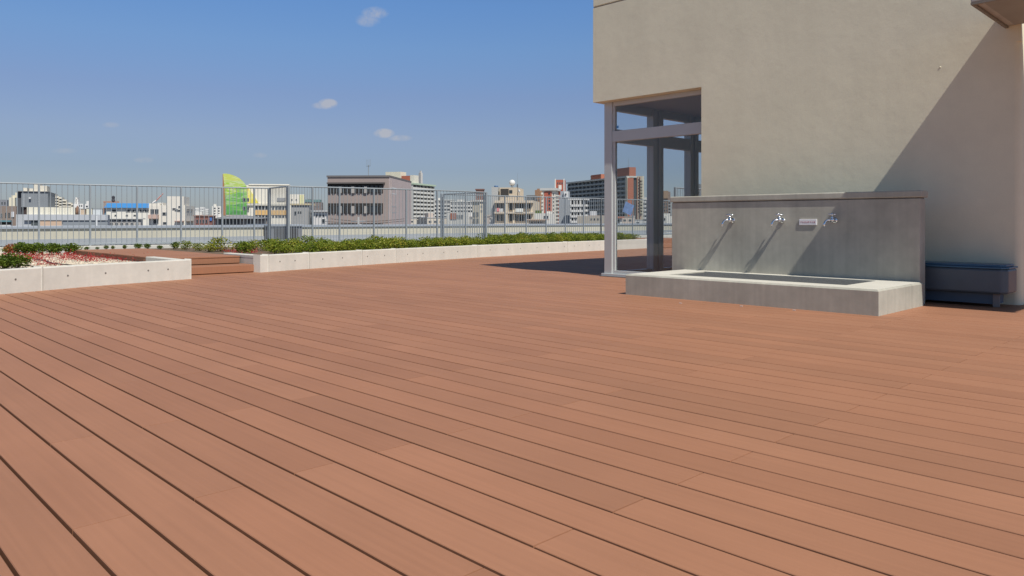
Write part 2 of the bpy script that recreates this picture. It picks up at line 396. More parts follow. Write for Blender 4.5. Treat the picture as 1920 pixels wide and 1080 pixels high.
# soil and gravel inside the planters
m_soil = mat('planter_gravel', (.50, .43, .34), .95, n1=[(16, .3), (60, .3)], bump=(50, .02))
m_soil2 = mat('planter_soil', (.15, .105, .07), .95, n1=[(8, .3), (40, .3)], bump=(30, .02))
pts = [(p.x - .1, p.y) for p in front_l]
back = [(p.x + .1, p.y) for p in A_posts]
bl = [b for b in back if b[1] < cpt.y + 1.5][:6]
poly = [(pts[0][0], pts[0][1])] + pts[1:] + [(cpt.x - .1, cpt.y)] + [(-15.9, cpt.y)] + [(-15.9, cpt.y), (-17.6, cpt.y), (-18, pts[0][1])]
MB().face([(cpt.x - .05 + .9, -1.5, .235), (cpt.x - .05, cpt.y, .175), (-18.0, cpt.y, .175), (-18.0, -1.5, .235)][:0] + [(front_l[0].x - .08, front_l[0].y, .175), (front_l[1].x - .08, front_l[1].y, .175), (front_l[2].x - .08, front_l[2].y, .175), (cpt.x - .08, cpt.y, .175), (A_posts[5].x + .05, cpt.y, .175), (A_posts[2].x + .05, A_posts[2].y, .175), (A_posts[0].x + .05, front_l[0].y, .175)]).build('gravel', m_soil)['kind'] = 'structure'
mb = MB()
fr = [(p.x - .08, p.y) for p in front_r]
Q = [(A_posts[6].x + .05, c2.y), (A_posts[-1].x + .05, A_posts[-1].y - .1), (B_posts[0].x, B_posts[0].y - .1)] + [(p.x + .05, p.y) for p in B_posts[1:]] + [(C_posts[0].x + .05, B_posts[-1].y + .05), (C_posts[10].x + .05, front_r[-1].y)]
mb.face([(x, y, .245) for x, y in fr] + [(x, y, .245) for x, y in reversed(Q)]).build('soil', m_soil2)['kind'] = 'structure'
MB().face([(-14.0, y1 + .0, .240), (-14.0, y0, .240), (-19.2, y0, .240), (-18.8, y1, .240)]).build('soil', m_soil2)['kind'] = 'structure'
fb = gp(150, 466, .24).x

# gutter ledge and parapet beyond the railings
m_par = mat('cream_paint', (.47, .445, .36), .8, n1=[(1.2, .05)], streak=((6, 6, .4), .05))
m_led = mat('grey_membrane', (.31, .33, .35), .6, n1=[(1.5, .08)])
m_cop = mat('coping_metal', (.42, .455, .50), .45, .4, n1=(3, .05))
PX = -21.7
pp = empty('parapet', (PX, 0, 0), 0, 'long cream parapet wall with grey metal coping beyond the railing', 'parapet wall')
def yy_at(px, x0): return onX(px, 414, x0).y
segs = [(-6, yy_at(494, PX)), (yy_at(556, PX), 42)]
for a, b in segs:
    MB().box(-.18, 0, a, b, .44, .70).build('wall', m_par, pp)
    MB().box(-.22, .05, a, b, .70, .775).build('coping', m_cop, pp, bevel=.008)
    MB().box(-.18, .04, a, b, .33, .44).build('upstand', m_led, pp)
lp_ = [A_posts[0] + Vector((.3, -3))] + A_posts + B_posts + C_posts
mb = MB(); k_ = len(lp_); mb.v += [(p.x - .05, p.y, .335) for p in lp_] + [(-22.5, p.y, .335) for p in lp_] + [(p.x - .05, p.y, -.04) for p in lp_]
for i in range(k_ - 1):
    mb.f += [(i, i + 1, k_ + i + 1, k_ + i), (2 * k_ + i, 2 * k_ + i + 1, i + 1, i)]; mb.mi += [0, 0]
mb.build('gutter_ledge', m_led)['kind'] = 'structure'
hy0, hy1 = segs[0][1] + .02, segs[1][0] - .02
hs_ = empty('duct_housing', (PX, hy0, .33), 0, 'dark louvred grey housing with pale lid, set in the gap of the cream parapet', 'duct housing')
MB().box(-1.2, .42, .02, hy1 - hy0 - .02, -.1, .40).build('body', mat('housing_grey', (.16, .165, .18), .6, n1=(4, .15)), hs_)
MB().box(-1.25, .47, 0, hy1 - hy0, .40, .465).build('lid', m_cop, hs_, bevel=.01)
mb = MB()
for i in range(9):
    ya = .12 + i * (hy1 - hy0 - .3) / 9; mb.box(.42, .435, ya, ya + .09, .02, .33)
mb.build('louvre', mat('dark_louvre', (.06, .06, .065), .6), hs_)

# ------------------------------------------------------------------ stair-house building on the right
YW = 9.5; XL = onY(1112, 190, YW).x; XO = onY(1315, 165, YW).x; XR = onY(1915, 300, YW).x
ZS = 2.815; ZT = 5.35; ZJ = onY(1112, 14.5, YW).z
bd = empty('stair_house', (XL, YW, 0), 0, 'beige rendered rooftop building with a glazed left corner', 'building')
bx, by = XL, YW
def bb(mb, name, m, bevel=0, parent=bd): o = mb.build(name, m, parent, bevel=bevel); return o
depth = 6.2
bb(MB().box(0, XR - bx, 0, .22, ZS, ZJ - .012), 'upper_wall', m_wall)
bb(MB().box(.002, XR - bx, .014, .21, ZJ - .012, ZJ + .012), 'wall_joint', mat('joint_grey', (.33, .29, .24), .9))
bb(MB().box(0, XR - bx, 0, .22, ZJ + .012, ZT), 'top_wall', m_wall, .008)
# right pier down to the deck with rounded right corner
xr = XR - bx; rd = .07; arc = [(xr - rd + rd * math.sin(t), rd - rd * math.cos(t)) for t in [i * math.pi / 16 for i in range(9)]]
poly = [(XO - bx, 0)] + arc + [(xr, .9), (xr - .22, .9), (xr - .22, .22), (XO - bx, .22)]
bb(MB().prism(poly, -.02, ZS), 'lower_wall', m_wall)
bb(MB().box(xr - .22, 2.6, .62, .9, -.02, ZT - .01), 'side_wall', m_wall)
bb(MB().box(.0, .22, .222, depth, ZS, ZT), 'left_upper_wall', m_wall)
bb(MB().box(.222, xr, .222, depth, ZT - .4, ZT - .05), 'roof', m_conc)
bb(MB().box(.0, xr, depth, depth + .2, -.02, ZT), 'back_wall', m_wall)
bb(MB().box(XO - bx - .0, XO - bx + .2, .222, depth, -.02, ZT - .4), 'core_wall', m_wall)
bb(MB().box(.222, XO - bx, .222, depth, ZS + .004, ZS + .05), 'ceiling', mat('ceiling_grey', (.42, .42, .42), .8))
bb(MB().box(.05, XO - bx, .1, depth, -.02, .012), 'floor', mat('floor_grey', (.17, .165, .165), .35, n1=(2, .1)))
# glazing, front: plane y = GY
GY = .16; gx0 = onY(1133, 300, YW + GY).x - bx; gx1 = XO - bx + .05
zb_ = .055; zt1 = onY(1147, 266, YW + GY).z; zt2 = onY(1147, 246, YW + GY).z
fw = empty('x', (0, 0, 0)); bpy.data.objects.remove(fw)
pw = onY(1147, 300, YW + GY).x - bx - gx0
bb(MB().box(gx0, gx0 + pw, GY, GY + .12, 0.012, ZS), 'corner_post', m_alu, .004)
bb(MB().box(gx0 - .04, gx1, GY - .03, GY + .15, .003, .05), 'threshold', m_alu, .004)
bb(MB().box(gx0 + pw, gx1, GY + .02, GY + .09, .05, .10), 'bottom_rail', m_alu, .003)
bb(MB().box(gx0 + pw, gx1, GY + .01, GY + .10, zt1, zt2), 'transom', m_alu, .004)
bb(MB().box(gx0 + pw, gx1, GY + .02, GY + .09, ZS - .07, ZS - .002), 'head_frame', m_alu, .004)
bb(MB().box(gx0 + pw, gx0 + pw + .045, GY + .025, GY + .085, .10, zt1), 'side_frame', m_alu, .003)
bb(MB().box(gx0 + pw, gx0 + pw + .04, GY + .025, GY + .085, zt2, ZS - .07), 'side_frame', m_alu, .003)
g_main = glass('clear_glass', (.958, .968, .972), .9)
bb(MB().box(gx0 + pw + .045, gx1, GY + .05, GY + .058, .10, zt1), 'glass_pane', g_main)
bb(MB().box(gx0 + pw + .04, gx1, GY + .05, GY + .058, zt2, ZS - .07), 'glass_pane', g_main)
# glazing, left side: plane x = gx0
m_dk = mat('shaded_frame', (.42, .45, .46), .4, .1)  # aluminium toned darker: backlit shade of the side frames put into colour
GXW = gx0 + bx
yA = onX(1218, 414, GXW + .06).y - by; yB = onX(1237, 414, GXW + .06).y - by
yC = onX(1288, 414, GXW + .06).y - by; yD = onX(1303, 414, GXW + .06).y - by
zbt = onX(1238, 254, GXW + .1).z; zbb = onX(1238, 276, GXW + .1).z
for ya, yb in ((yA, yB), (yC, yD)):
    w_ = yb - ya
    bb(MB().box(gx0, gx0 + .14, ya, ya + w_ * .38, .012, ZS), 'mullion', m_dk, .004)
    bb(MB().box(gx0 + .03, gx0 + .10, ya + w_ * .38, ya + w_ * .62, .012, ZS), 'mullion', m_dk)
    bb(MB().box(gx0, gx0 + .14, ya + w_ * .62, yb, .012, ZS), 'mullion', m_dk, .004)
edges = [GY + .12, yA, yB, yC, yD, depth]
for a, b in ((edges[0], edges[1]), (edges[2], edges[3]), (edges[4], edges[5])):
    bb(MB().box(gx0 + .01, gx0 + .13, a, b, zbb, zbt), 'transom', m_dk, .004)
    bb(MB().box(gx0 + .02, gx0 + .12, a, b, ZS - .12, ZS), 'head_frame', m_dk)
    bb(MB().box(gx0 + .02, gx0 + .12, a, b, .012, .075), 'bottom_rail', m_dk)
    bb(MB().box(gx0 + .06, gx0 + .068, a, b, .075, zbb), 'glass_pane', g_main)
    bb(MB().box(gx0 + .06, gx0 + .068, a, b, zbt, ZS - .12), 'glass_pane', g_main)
# form marks on the wall
p = onY(1763, 126, YW); MB().sphere((p.x - bx, .004, p.z), .011, 12, 8, 1).build('wall_plug', m_wall, bd)
# notice stuck on the glass
p = onY(1178, 391, YW + GY + .04)
mb = MB(); a = math.radians(22); s_ = .085
mb.box(-s_ * 1.05, s_ * 1.05, -.001, .001, -s_, s_, M=Matrix.Rotation(a, 4, 'Y'))
o = mb.build('paper_notice', mat('blue_paper', (.30, .52, .86), .6, n1=(20, .25))); o.location = (p.x, p.y, p.z); tag(o, 'tilted pale blue sheet stuck on the glass beside the corner post', 'notice')
p = onY(1158, 238, YW + GY + .04); o = MB().box(-.02, .02, -.001, .001, -.02, .02).build('sticker', mat('blue_sticker', (.1, .35, .7), .5)); o.location = p; tag(o, 'tiny blue sticker low on the upper glass pane', 'sticker')

# canopy box on the wall, top right
m_can = mat('canopy_metal', (.42, .41, .38), .55, .1, n1=[(3, .12)], streak=((3, 3, 1), .08))
m_cans = mat('canopy_soffit', (.27, .27, .25), .7, n1=(3, .1))
kx = onY(1871, 52, YW).x + .07; kz = onY(1871, 52, YW).z
Zc = (kz - HC) * F / (HZ - 18); kd = ray(1817) * Zc; ky = 8.22
can = empty('canopy', (kx, YW, kz), 0, 'grey boxed canopy projecting from the beige wall at the top right', 'canopy')
CWD = 2.35; dpt = YW - ky
MB().box(0, CWD, -dpt, -.002, .0, .22).build('fascia', m_can, can, bevel=.01)
MB().box(.10, CWD - .1, -dpt + .07, -.06, -.012, -.001).build('soffit_panel', m_cans, can)
mb = MB().box(.0, .03, -dpt, -.004, -.022, -.0005).box(.03, CWD, -dpt, -dpt + .03, -.022, -.0005); mb.build('drip_edge', mat('drip_dark', (.20, .18, .15), .6), can)
mb = MB().box(.62, .632, -dpt - .003, -dpt + .01, .001, .221); mb.build('panel_joint', mat('joint_dark', (.1, .1, .1), .7), can)

# ------------------------------------------------------------------ wash basin
XB0, XB1 = -5.66, -2.70; YB0, YB1 = 7.46, 8.72; TB = .25
wb = empty('wash_basin', (XB0, YB0, 0), 0, 'free standing concrete wash basin with tall back wall', 'wash basin')
w_, dp_ = XB1 - XB0, YB1 - YB0
mb = MB(); rim = .30; rl = .42; bk = .16; dz = .13
z = TB
# trough with a sunk channel
def ringface(mb, x0, x1, y0, y1, X0, X1, Y0, Y1, z):
    mb.face([(x0, y0, z), (x1, y0, z), (X1, Y0, z), (X0, Y0, z)]).face([(x1, y0, z), (x1, y1, z), (X1, Y1, z), (X1, Y0, z)])
    mb.face([(x1, y1, z), (x0, y1, z), (X0, Y1, z), (X1, Y1, z)]).face([(x0, y1, z), (x0, y0, z), (X0, Y0, z), (X0, Y1, z)])
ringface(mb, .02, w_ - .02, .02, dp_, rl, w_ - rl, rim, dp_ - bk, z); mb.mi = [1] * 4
for a, b, c, e in (((0, 0), (w_, 0), (w_ - .02, .02), (.02, .02)),):
    pass
mb.face([(0, 0, 0), (w_, 0, 0), (w_, 0, z - .018), (0, 0, z - .018)]).face([(w_, 0, 0), (w_, dp_, 0), (w_, dp_, z - .018), (w_, 0, z - .018)])
mb.face([(0, dp_, 0), (0, 0, 0), (0, 0, z - .018), (0, dp_, z - .018)])
mb.face([(0, 0, z - .018), (w_, 0, z - .018), (w_ - .02, .02, z), (.02, .02, z)]).face([(w_, 0, z - .018), (w_, dp_, z - .018), (w_ - .02, dp_, z), (w_ - .02, .02, z)])
mb.face([(0, dp_, z - .018), (0, 0, z - .018), (.02, .02, z), (.02, dp_, z)])
X0, X1, Y0, Y1 = rl, w_ - rl, rim, dp_ - bk
zz = z - dz
mb.face([(X0, Y0, z), (X1, Y0, z), (X1, Y0, zz), (X0, Y0, zz)]).face([(X1, Y0, z), (X1, Y1, z), (X1, Y1, zz), (X1, Y0, zz)]).face([(X1, Y1, z), (X0, Y1, z), (X0, Y1, zz), (X1, Y1, zz)]).face([(X0, Y1, z), (X0, Y0, z), (X0, Y0, zz), (X0, Y1, zz)]).face([(X0, Y0, zz), (X1, Y0, zz), (X1, Y1, zz), (X0, Y1, zz)])
mb.build('trough', [m_basin, mat('pale_trough_top', (.60, .575, .50), .7, n1=[(3, .06)], bump=(50, .0006))], wb)  # top ring of the trough has a paler base colour than its sides
m_gr = mat('grate_grey', (.13, .135, .14), .55, .4)
mb = MB(); nb = 90
for i in range(nb):
    xa = X0 + .006 + (X1 - X0 - .012) * i / nb; mb.box(xa, xa + (X1 - X0) / nb * .62, Y0 + .006, Y1 - .006, z - .030, z - .012)
mb.build('drain_grate', m_gr, wb)
MB().box(-.18, w_ - .035, dp_ - .0, dp_ + .17, 0, 1.14).build('back_wall', m_basin, wb, bevel=.006)
MB().box(-.20, w_ - .01, dp_ - .016, dp_ + .19, 1.150, 1.225).build('coping', m_basin, wb, bevel=.012)
MB().box(-.17, w_ - .045, dp_ + .012, dp_ + .158, 1.14, 1.152).build('coping_seat', m_hole, wb)

m_chr = mat('chrome', (.82, .83, .85), .12, 1.0)
tp = empty('water_tap', (0, 0, 0), 0, 'tap', 'tap', 'chrome taps on the wash basin')
TP = 0
MB().tube([(0, 0, 0), (0, -.012, 0)], .024, 16).tube([(0, -.01, 0), (0, -.04, 0), (0, -.052, 0), (0, -.085, 0)], [.012, .012, .018, .018], 12).sphere((0, -.078, .004), .0225, 14, 8).tube([(0, -.078, .0), (0, -.078, .045)], [.014, .010], 10).build('body', m_chr, tp, True)
sp = [(-.002, -.085, -.002), (-.02, -.105, .004), (-.034, -.122, .000), (-.044, -.135, -.014), (-.049, -.142, -.034), (-.05, -.144, -.062)]
MB().tube(sp, [.013, .0115, .0105, .010, .010, .0115], 10).build('spout', m_chr, tp, True)
h = MB().tube([(0, -.078, .043), (0, -.078, .062)], .013, 10)
for k in range(4):
    t = k * math.pi / 2 + .5; h.tube([(0, -.078, .054), (.034 * math.cos(t), -.078 + .034 * math.sin(t), .056)], [.006, .0085], 8)
h.sphere((0, -.078, .062), .013, 10, 6, .7).build('handle', m_chr, tp, True)
labs = ['leftmost chrome tap on the basin wall, in full sun with a long slanting shadow', 'middle chrome tap on the basin wall, left of the small white plate', 'rightmost chrome tap on the basin wall, inside the shaded part']
for i, px in enumerate((1374.5, 1467.5, 1566)):
    o = tp if i == 0 else copy_tree(tp)
    q = onY(px, 411, YB1); o.location = (q.x, YB1, .905); o.scale = (1.22, 1.08, 1.22); o['label'] = labs[i]
q = onY(1515.5, 416.5, YB1)
sg = empty('sign_plate', (q.x, YB1, q.z), 0, 'small white plate with a line of red characters between two taps', 'sign')
MB().box(-.105, .105, -.012, 0, -.034, .034).build('plate', mat('sign_white', (.80, .80, .82), .4), sg, bevel=.002)
mb = MB(); rs = random.Random(3)
for i in range(8):
    cx = -.079 + i * .0225
    for k in range(4):
        if rs.random() < .5: za = rs.uniform(-.008, .008); mb.box(cx - .008, cx + .008, -.0135, -.0121, za, za + .0022)
        else: xa = cx + rs.uniform(-.007, .006); mb.box(xa, xa + .0022, -.0138, -.0122, -.009, .009)
mb.build('lettering', mat('red_ink', (.55, .22, .24), .6), sg)

# ------------------------------------------------------------------ blue metal bench-like box by the wall
YF = 9.02
x1b = onY(1877, 500, YF).x; zt_ = onY(1890, 500, YF).z; zbm = onY(1890, 553, YF).z
bn = empty('equipment_box', (x1b, YF, 0), 0, 'long low dark blue metal box against the shaded beige wall, partly behind the basin', 'metal box')
m_bl = mat('blue_steel', (.080, .108, .135), .42, .2, n1=(3, .15)); m_bl2 = mat('blue_lid', (.045, .125, .215), .4, .2, n1=(3, .1))
Lb = 2.3
poly = [(-Lb, 0), (0 - .0, 0), (.055, .05), (.055, .40), (-Lb, .40)]
MB().prism(poly, zbm, zt_ - .03).build('body', m_bl, bn, bevel=.022)
poly = [(-Lb - .01, -.008), (.004, -.008), (.063, .046), (.063, .41), (-Lb - .01, .41)]
mb = MB(); n0 = len(poly)
mb.prism(poly, zt_ - .03, zt_ - .012).prism([(-Lb + .03, .04), (-.02, .04), (.03, .08), (.03, .39), (-Lb + .03, .39)], zt_ - .012, zt_ + .012)
mb.build('lid', m_bl2, bn, bevel=.006)
MB().box(-Lb + .1, -.06, .09, .36, .03, zbm - .004).build('plinth', mat('plinth_blue', (.06, .10, .15), .6), bn)
for xx in (-.09, -1.1, -2.1): MB().box(xx, xx + .06, .072, .089, .004, zbm - .006).build('foot', mat('foot_block', (.20, .19, .19), .8), bn)

# ------------------------------------------------------------------ shrubs, red ground cover, gravel, hoses
def leafmat(name, cols):
    m = bpy.data.materials.new(name); m.use_nodes = True; N = m.node_tree.nodes; L = m.node_tree.links; b = N['Principled BSDF']
    ge = N.new('ShaderNodeNewGeometry'); cr = N.new('ShaderNodeValToRGB'); oi = N.new('ShaderNodeObjectInfo')
    md = N.new('ShaderNodeMath'); md.operation = 'MULTIPLY_ADD'; md.inputs[1].default_value = .7; ad = N.new('ShaderNodeMath'); ad.operation = 'MULTIPLY'; ad.inputs[1].default_value = .3
    L.new(oi.outputs['Random'], ad.inputs[0]); L.new(ge.outputs['Random Per Island'], md.inputs[0]); L.new(ad.outputs[0], md.inputs[2]); L.new(md.outputs[0], cr.inputs[0])
    e = cr.color_ramp.elements; e[0].color = (*cols[0], 1); e[1].color = (*cols[-1], 1)
    for i, c in enumerate(cols[1:-1]): q = e.new((i + 1) / (len(cols) - 1)); q.color = (*c, 1)
    L.new(cr.outputs[0], b.inputs['Base Color']); b.inputs['Roughness'].default_value = .5; b.inputs['Specular IOR Level'].default_value = .3
    tr = N.new('ShaderNodeBsdfTranslucent'); L.new(cr.outputs[0], tr.inputs[0]); mi = N.new('ShaderNodeMixShader'); mi.inputs[0].default_value = .3
    L.new(b.outputs[0], mi.inputs[1]); L.new(tr.outputs[0], mi.inputs[2]); L.new(mi.outputs[0], N['Material Output'].inputs[0])
    return m
m_leaf = leafmat('green_leaf', [(.05, .10, .010), (.13, .19, .015), (.26, .29, .03), (.46, .37, .06)])
m_leaf2 = leafmat('dark_green_leaf', [(.05, .095, .012), (.11, .17, .02), (.19, .24, .03)])
m_red = leafmat('red_leaf', [(.25, .02, .02), (.45, .04, .04), (.55, .08, .06)])
m_or = leafmat('bronze_leaf', [(.22, .12, .03), (.42, .20, .06), (.35, .07, .04)])
m_stem = mat('stem', (.12, .07, .04), .8)
def leaf(mb, c, L, w, n, up):
    n = n.normalized(); a = n.cross(up).normalized(); t = (up - n * up.dot(n)).normalized()
    mb.face([c, c + t * L * .5 + a * w, c + t * L, c + t * L * .5 - a * w])
def shrub(label, m, R=.17, H=.30, nl=420, seed=0, cat='shrub', group=None, tall=1):
    rs = random.Random(seed); root = empty('shrub', (0, 0, 0), 0, label, cat, group); mb = MB(); sm = MB()
    lob = [(rs.uniform(-.5, .5) * R, rs.uniform(-.5, .5) * R, rs.uniform(.45, .8) * H, rs.uniform(.45, .75) * R) for _ in range(7)]
    for x, y, z, r_ in lob: sm.tube([(0, 0, -.02), (x * .5, y * .5, z * .5), (x, y, z)], [.006, .004, .002], 5)
    sm.build('stem', m_stem, root)
    for i in range(nl):
        x, y, z, r_ = rs.choice(lob); dv = Vector((rs.gauss(0, 1), rs.gauss(0, 1), rs.gauss(.1, 1))).normalized()
        q = Vector((x, y, z)) + dv * r_ * rs.uniform(.55, 1.08); q.z = max(.02, z + dv.z * r_ * tall * rs.uniform(.6, 1.1))
        up = (dv + Vector((rs.uniform(-.5, .5), rs.uniform(-.5, .5), .7))).normalized(); nn = Vector((rs.gauss(0, 1), rs.gauss(0, 1), rs.gauss(.6, 1)))
        leaf(mb, q, rs.uniform(.026, .046), rs.uniform(.010, .016), nn, up)
    mb.build('foliage', m, root); return root
protos = []
hg = 'small shrubs massed in the long right-hand planter'; hl = 'small yellow green shrub in the dense hedge of the long right-hand planter'
for s in range(4): protos.append(shrub(hl, m_leaf, .21, .25, 560, s, 'shrub', hg))
used = set(); HS = .68
def place(proto, x, y, z, sc=1, label=None, group=None):
    if proto.name in used: o = copy_tree(proto)
    else: used.add(proto.name); o = proto
    o.location = (x, y, z); o.rotation_euler = (0, 0, random.uniform(0, 6.28)); o.scale = (sc, sc, sc * HS * random.uniform(.85, 1.15))
    if label: o['label'] = label
    if group: o['group'] = group
    return o
def frontx(y):
    P = front_r
    for a, b in zip(P, P[1:]):
        if a.y <= y <= b.y: return a.x + (b.x - a.x) * (y - a.y) / (b.y - a.y)
    return P[-1].x if y > P[-1].y else P[0].x
def backx(y):
    if y < B_posts[0].y: return A_posts[-1].x + .25
    if y < B_posts[-1].y:
        P = B_posts
        for a, b in zip(P, P[1:]):
            if a.y <= y <= b.y: return a.x + (b.x - a.x) * (y - a.y) / (b.y - a.y) + .18
        return B_posts[-1].x
    return C_posts[6].x + .2
y = 6.35; cnt = 0
def pxof(x, y): p = Vector((x, y)); return 960 + F * Rr.dot(p) / Ff.dot(p)
while y < front_r[-1].y - .1:
    fx, bx_ = frontx(y) - .30, backx(y) + .12
    rows = [fx - .03 + random.uniform(-.05, .05)]
    if fx - bx_ > .55: rows.append(fx - .42 + random.uniform(-.08, .08))
    if fx - bx_ > 1.0: rows.append(fx - .9 + random.uniform(-.1, .1))
    if fx - bx_ > 1.6: rows.append(fx - 1.45 + random.uniform(-.12, .12))
    if fx - bx_ > 2.4: rows.append(fx - 2.1 + random.uniform(-.15, .15))
    if fx - bx_ > 3.3: rows.append(fx - 2.9 + random.uniform(-.2, .2))
    for xx in rows:
        if y < 7.0 and xx > fx - .5: continue
        if pxof(xx, y) < 436 or (y < 10 and random.random() < .14): continue            # bare gravel strip with red cover near the steps
        place(random.choice(protos), xx, y + random.uniform(-.06, .06), .245, random.uniform(.72, 1.25)); cnt += 1
    y += .34
# single shrubs behind the walkway and near it
HS = .74
ds = shrub('x', m_leaf2, .14, .27, 620, 31, 'shrub')
sp_ = [(391, 470, 1.0, 'rounded shrub just behind the walkway, right of a smaller one'), (415, 469, 1.25, 'round dense green shrub standing alone by the walkway end'), (375, 468, .85, 'small twin shrub at the far right corner of the walkway'),
       (345, 466.5, .9, 'small shrub with pale tips behind the middle of the walkway'), (325, 465, .8, 'low shrub behind the walkway, left of its middle'), (302, 465, .55, 'tiny pale low plant behind the walkway'),
       (278, 464.6, .6, 'tiny low plant behind the walkway near a railing post'), (262, 464.4, .75, 'small bushy plant at the foot of a railing post behind the walkway'), (235, 464.6, .45, 'very small tuft behind the walkway left of the blue roof'),
       (213, 464.8, .4, 'very small yellow tuft behind the left part of the walkway'), (200, 465, .45, 'very small green tuft behind the left part of the walkway'), (183, 465.4, .35, 'tiniest green tuft near the left end of the walkway'), (165, 466, .45, 'small tuft at the left end of the walkway')]
for px, py, sc, lb in sp_:
    q = gp(px, py + 3, .24); place(protos[1] if px > 340 else ds, q.x, q.y, .24, sc * .92, lb, 'separate shrubs behind the walkway')
lp = [(10, 473, 1.0, m_leaf2, 'small green shrub at the far left back of the gravel bed'), (26, 474, 1.2, m_or, 'bronze and red tinted shrub among the green ones at the far left'), (48, 475, 1.35, m_leaf2, 'dark green shrub right of the bronze tinted one'),
      (64, 475, 1.3, m_leaf2, 'dark green shrub second to the right of the bronze tinted one'), (81, 475, 1.3, m_leaf2, 'dark green shrub in the middle of the back row on the gravel'), (97, 474.5, 1.2, m_leaf2, 'green shrub in the back row below the brown figure'),
      (110, 474.5, 1.2, m_leaf2, 'green shrub in the back row, third from the walkway'), (125, 474, 1.2, m_leaf2, 'green shrub in the back row, second from the walkway'), (143, 472, .9, m_leaf, 'smaller yellow green shrub touching the walkway side')]
HS = .62
ors = shrub('bronze', m_or, .15, .27, 560, 41, 'shrub')
for px, py, sc, mm, lb in lp:
    q = gp(px, py + 3.5, .175); place(ors if mm is m_or else (protos[0] if mm is m_leaf else ds), q.x, q.y, .175, sc, lb, 'shrubs in the back row of the left gravel bed')
for px, py, sc, lb in ((4, 503, 1.2, 'large dark green shrub at the left picture edge behind the concrete wall'), (17, 501.5, 1.25, 'dense green shrub in the front left clump, between its neighbours'), (30, 500, 1.15, 'dense green shrub at the right end of the front left clump'), (-12, 504, 1.2, 'green shrub cut by the left picture edge')):
    q = gp(px, py + 4, .175); place(ds, q.x, q.y, .175, sc, lb, 'front left shrub clump')
ch = protos  # bare scene guard: every prototype is placed
for p_ in protos:
    if p_.name not in used: place(p_, frontx(9) - .5, 9.1, .245)
# red ground cover
rs = random.Random(5); mb = MB()
def in_left(x, y): return front_l[1].x - 5.6 < x and y < cpt.y - .2
cl = []
def pscat(px0, px1, py0, py1, n):
    for _ in range(n):
        q = gp(rs.uniform(px0, px1), rs.uniform(py0, py1), .18 if px1 < 300 else .245); cl.append(q)
pscat(30, 60, 480, 486, 6); pscat(40, 125, 479, 484, 16); pscat(45, 140, 484, 492, 13); pscat(120, 165, 477, 488, 18); pscat(160, 250, 480, 488, 16); pscat(60, 110, 488, 500, 7); pscat(0, 40, 476, 480, 5); pscat(120, 245, 488, 491, 8); pscat(-60, 0, 480, 500, 6)
pscat(425, 500, 471, 476, 16); pscat(255, 285, 483, 487, 6)
for c in cl:
    for k in range(rs.randint(18, 46)):
        dv = Vector((rs.gauss(0, .075), rs.gauss(0, .075), abs(rs.gauss(0, .035))))
        leaf(mb, c + dv, rs.uniform(.02, .035), rs.uniform(.006, .01), Vector((rs.gauss(0, 1), rs.gauss(0, 1), rs.gauss(1, 1))), Vector((rs.gauss(0, 1), rs.gauss(0, 1), rs.uniform(.1, 1))).normalized())
o = mb.build('ground_cover', m_red); tag(o, 'low red leaved ground cover spreading over the pale gravel', 'ground cover', kind='stuff')
# pebbles
mb = MB(); 
for i in range(5200):
    q = gp(rs.uniform(-40, 300), rs.uniform(474, 504), .177)
    if q.y > cpt.y - .16 or q.y < front_l[0].y + .1: continue
    fx = front_l[1].x + (q.y - front_l[1].y) * (cpt.x - front_l[1].x) / (cpt.y - front_l[1].y) - .18
    if q.x > fx: continue
    s = rs.uniform(.008, .022); n = len(mb.v); a = rs.uniform(0, 3.14)
    ca, sa = math.cos(a) * s, math.sin(a) * s
    mb.v += [(q.x + ca, q.y + sa, .176), (q.x - sa, q.y + ca, .177), (q.x - ca, q.y - sa, .176), (q.x + sa, q.y - ca, .177), (q.x, q.y, .176 + s * .8)]
    for t in ((0, 1, 4), (1, 2, 4), (2, 3, 4), (3, 0, 4)): mb.f.append(tuple(n + j for j in t)); mb.mi.append(0)
o = mb.build('pebbles', mat('pebble', (.55, .47, .36), .85, island=.35)); tag(o, 'pale pebbles covering the left planter bed', 'pebbles', kind='stuff')
m_hose = mat('hose_black', (.02, .02, .022), .5)
for pts_, lb in (([(40, 497), (75, 500.5)], 'short black drip hose close to the front wall of the gravel bed'), ([(60, 485), (85, 489), (100, 494), (135, 497)], 'long black drip hose curving across the gravel bed')):
    P = [gp(a, b, .20) for a, b in pts_]; o = MB().tube(P, .009, 6).build('drip_hose', m_hose, None, True); tag(o, lb, 'hose')

# small pale chips lying on the deck
for (px, py), lb in zip(((1276, 568.5), (1489, 581.5), (1390, 574)), ('tiny pale paint chip on the deck below the left half of the basin', 'tiny pale chip on the deck in front of the basin right part', 'tiniest pale chip on the deck before the basin middle')):
    q = gp(px, py, .002); o = MB().box(-.014, .014, -.008, .008, 0, .003).build('chip', mat('white_plastic', (.66, .66, .68), .4)); o.location = (q.x, q.y, .002); tag(o, lb, 'chip')


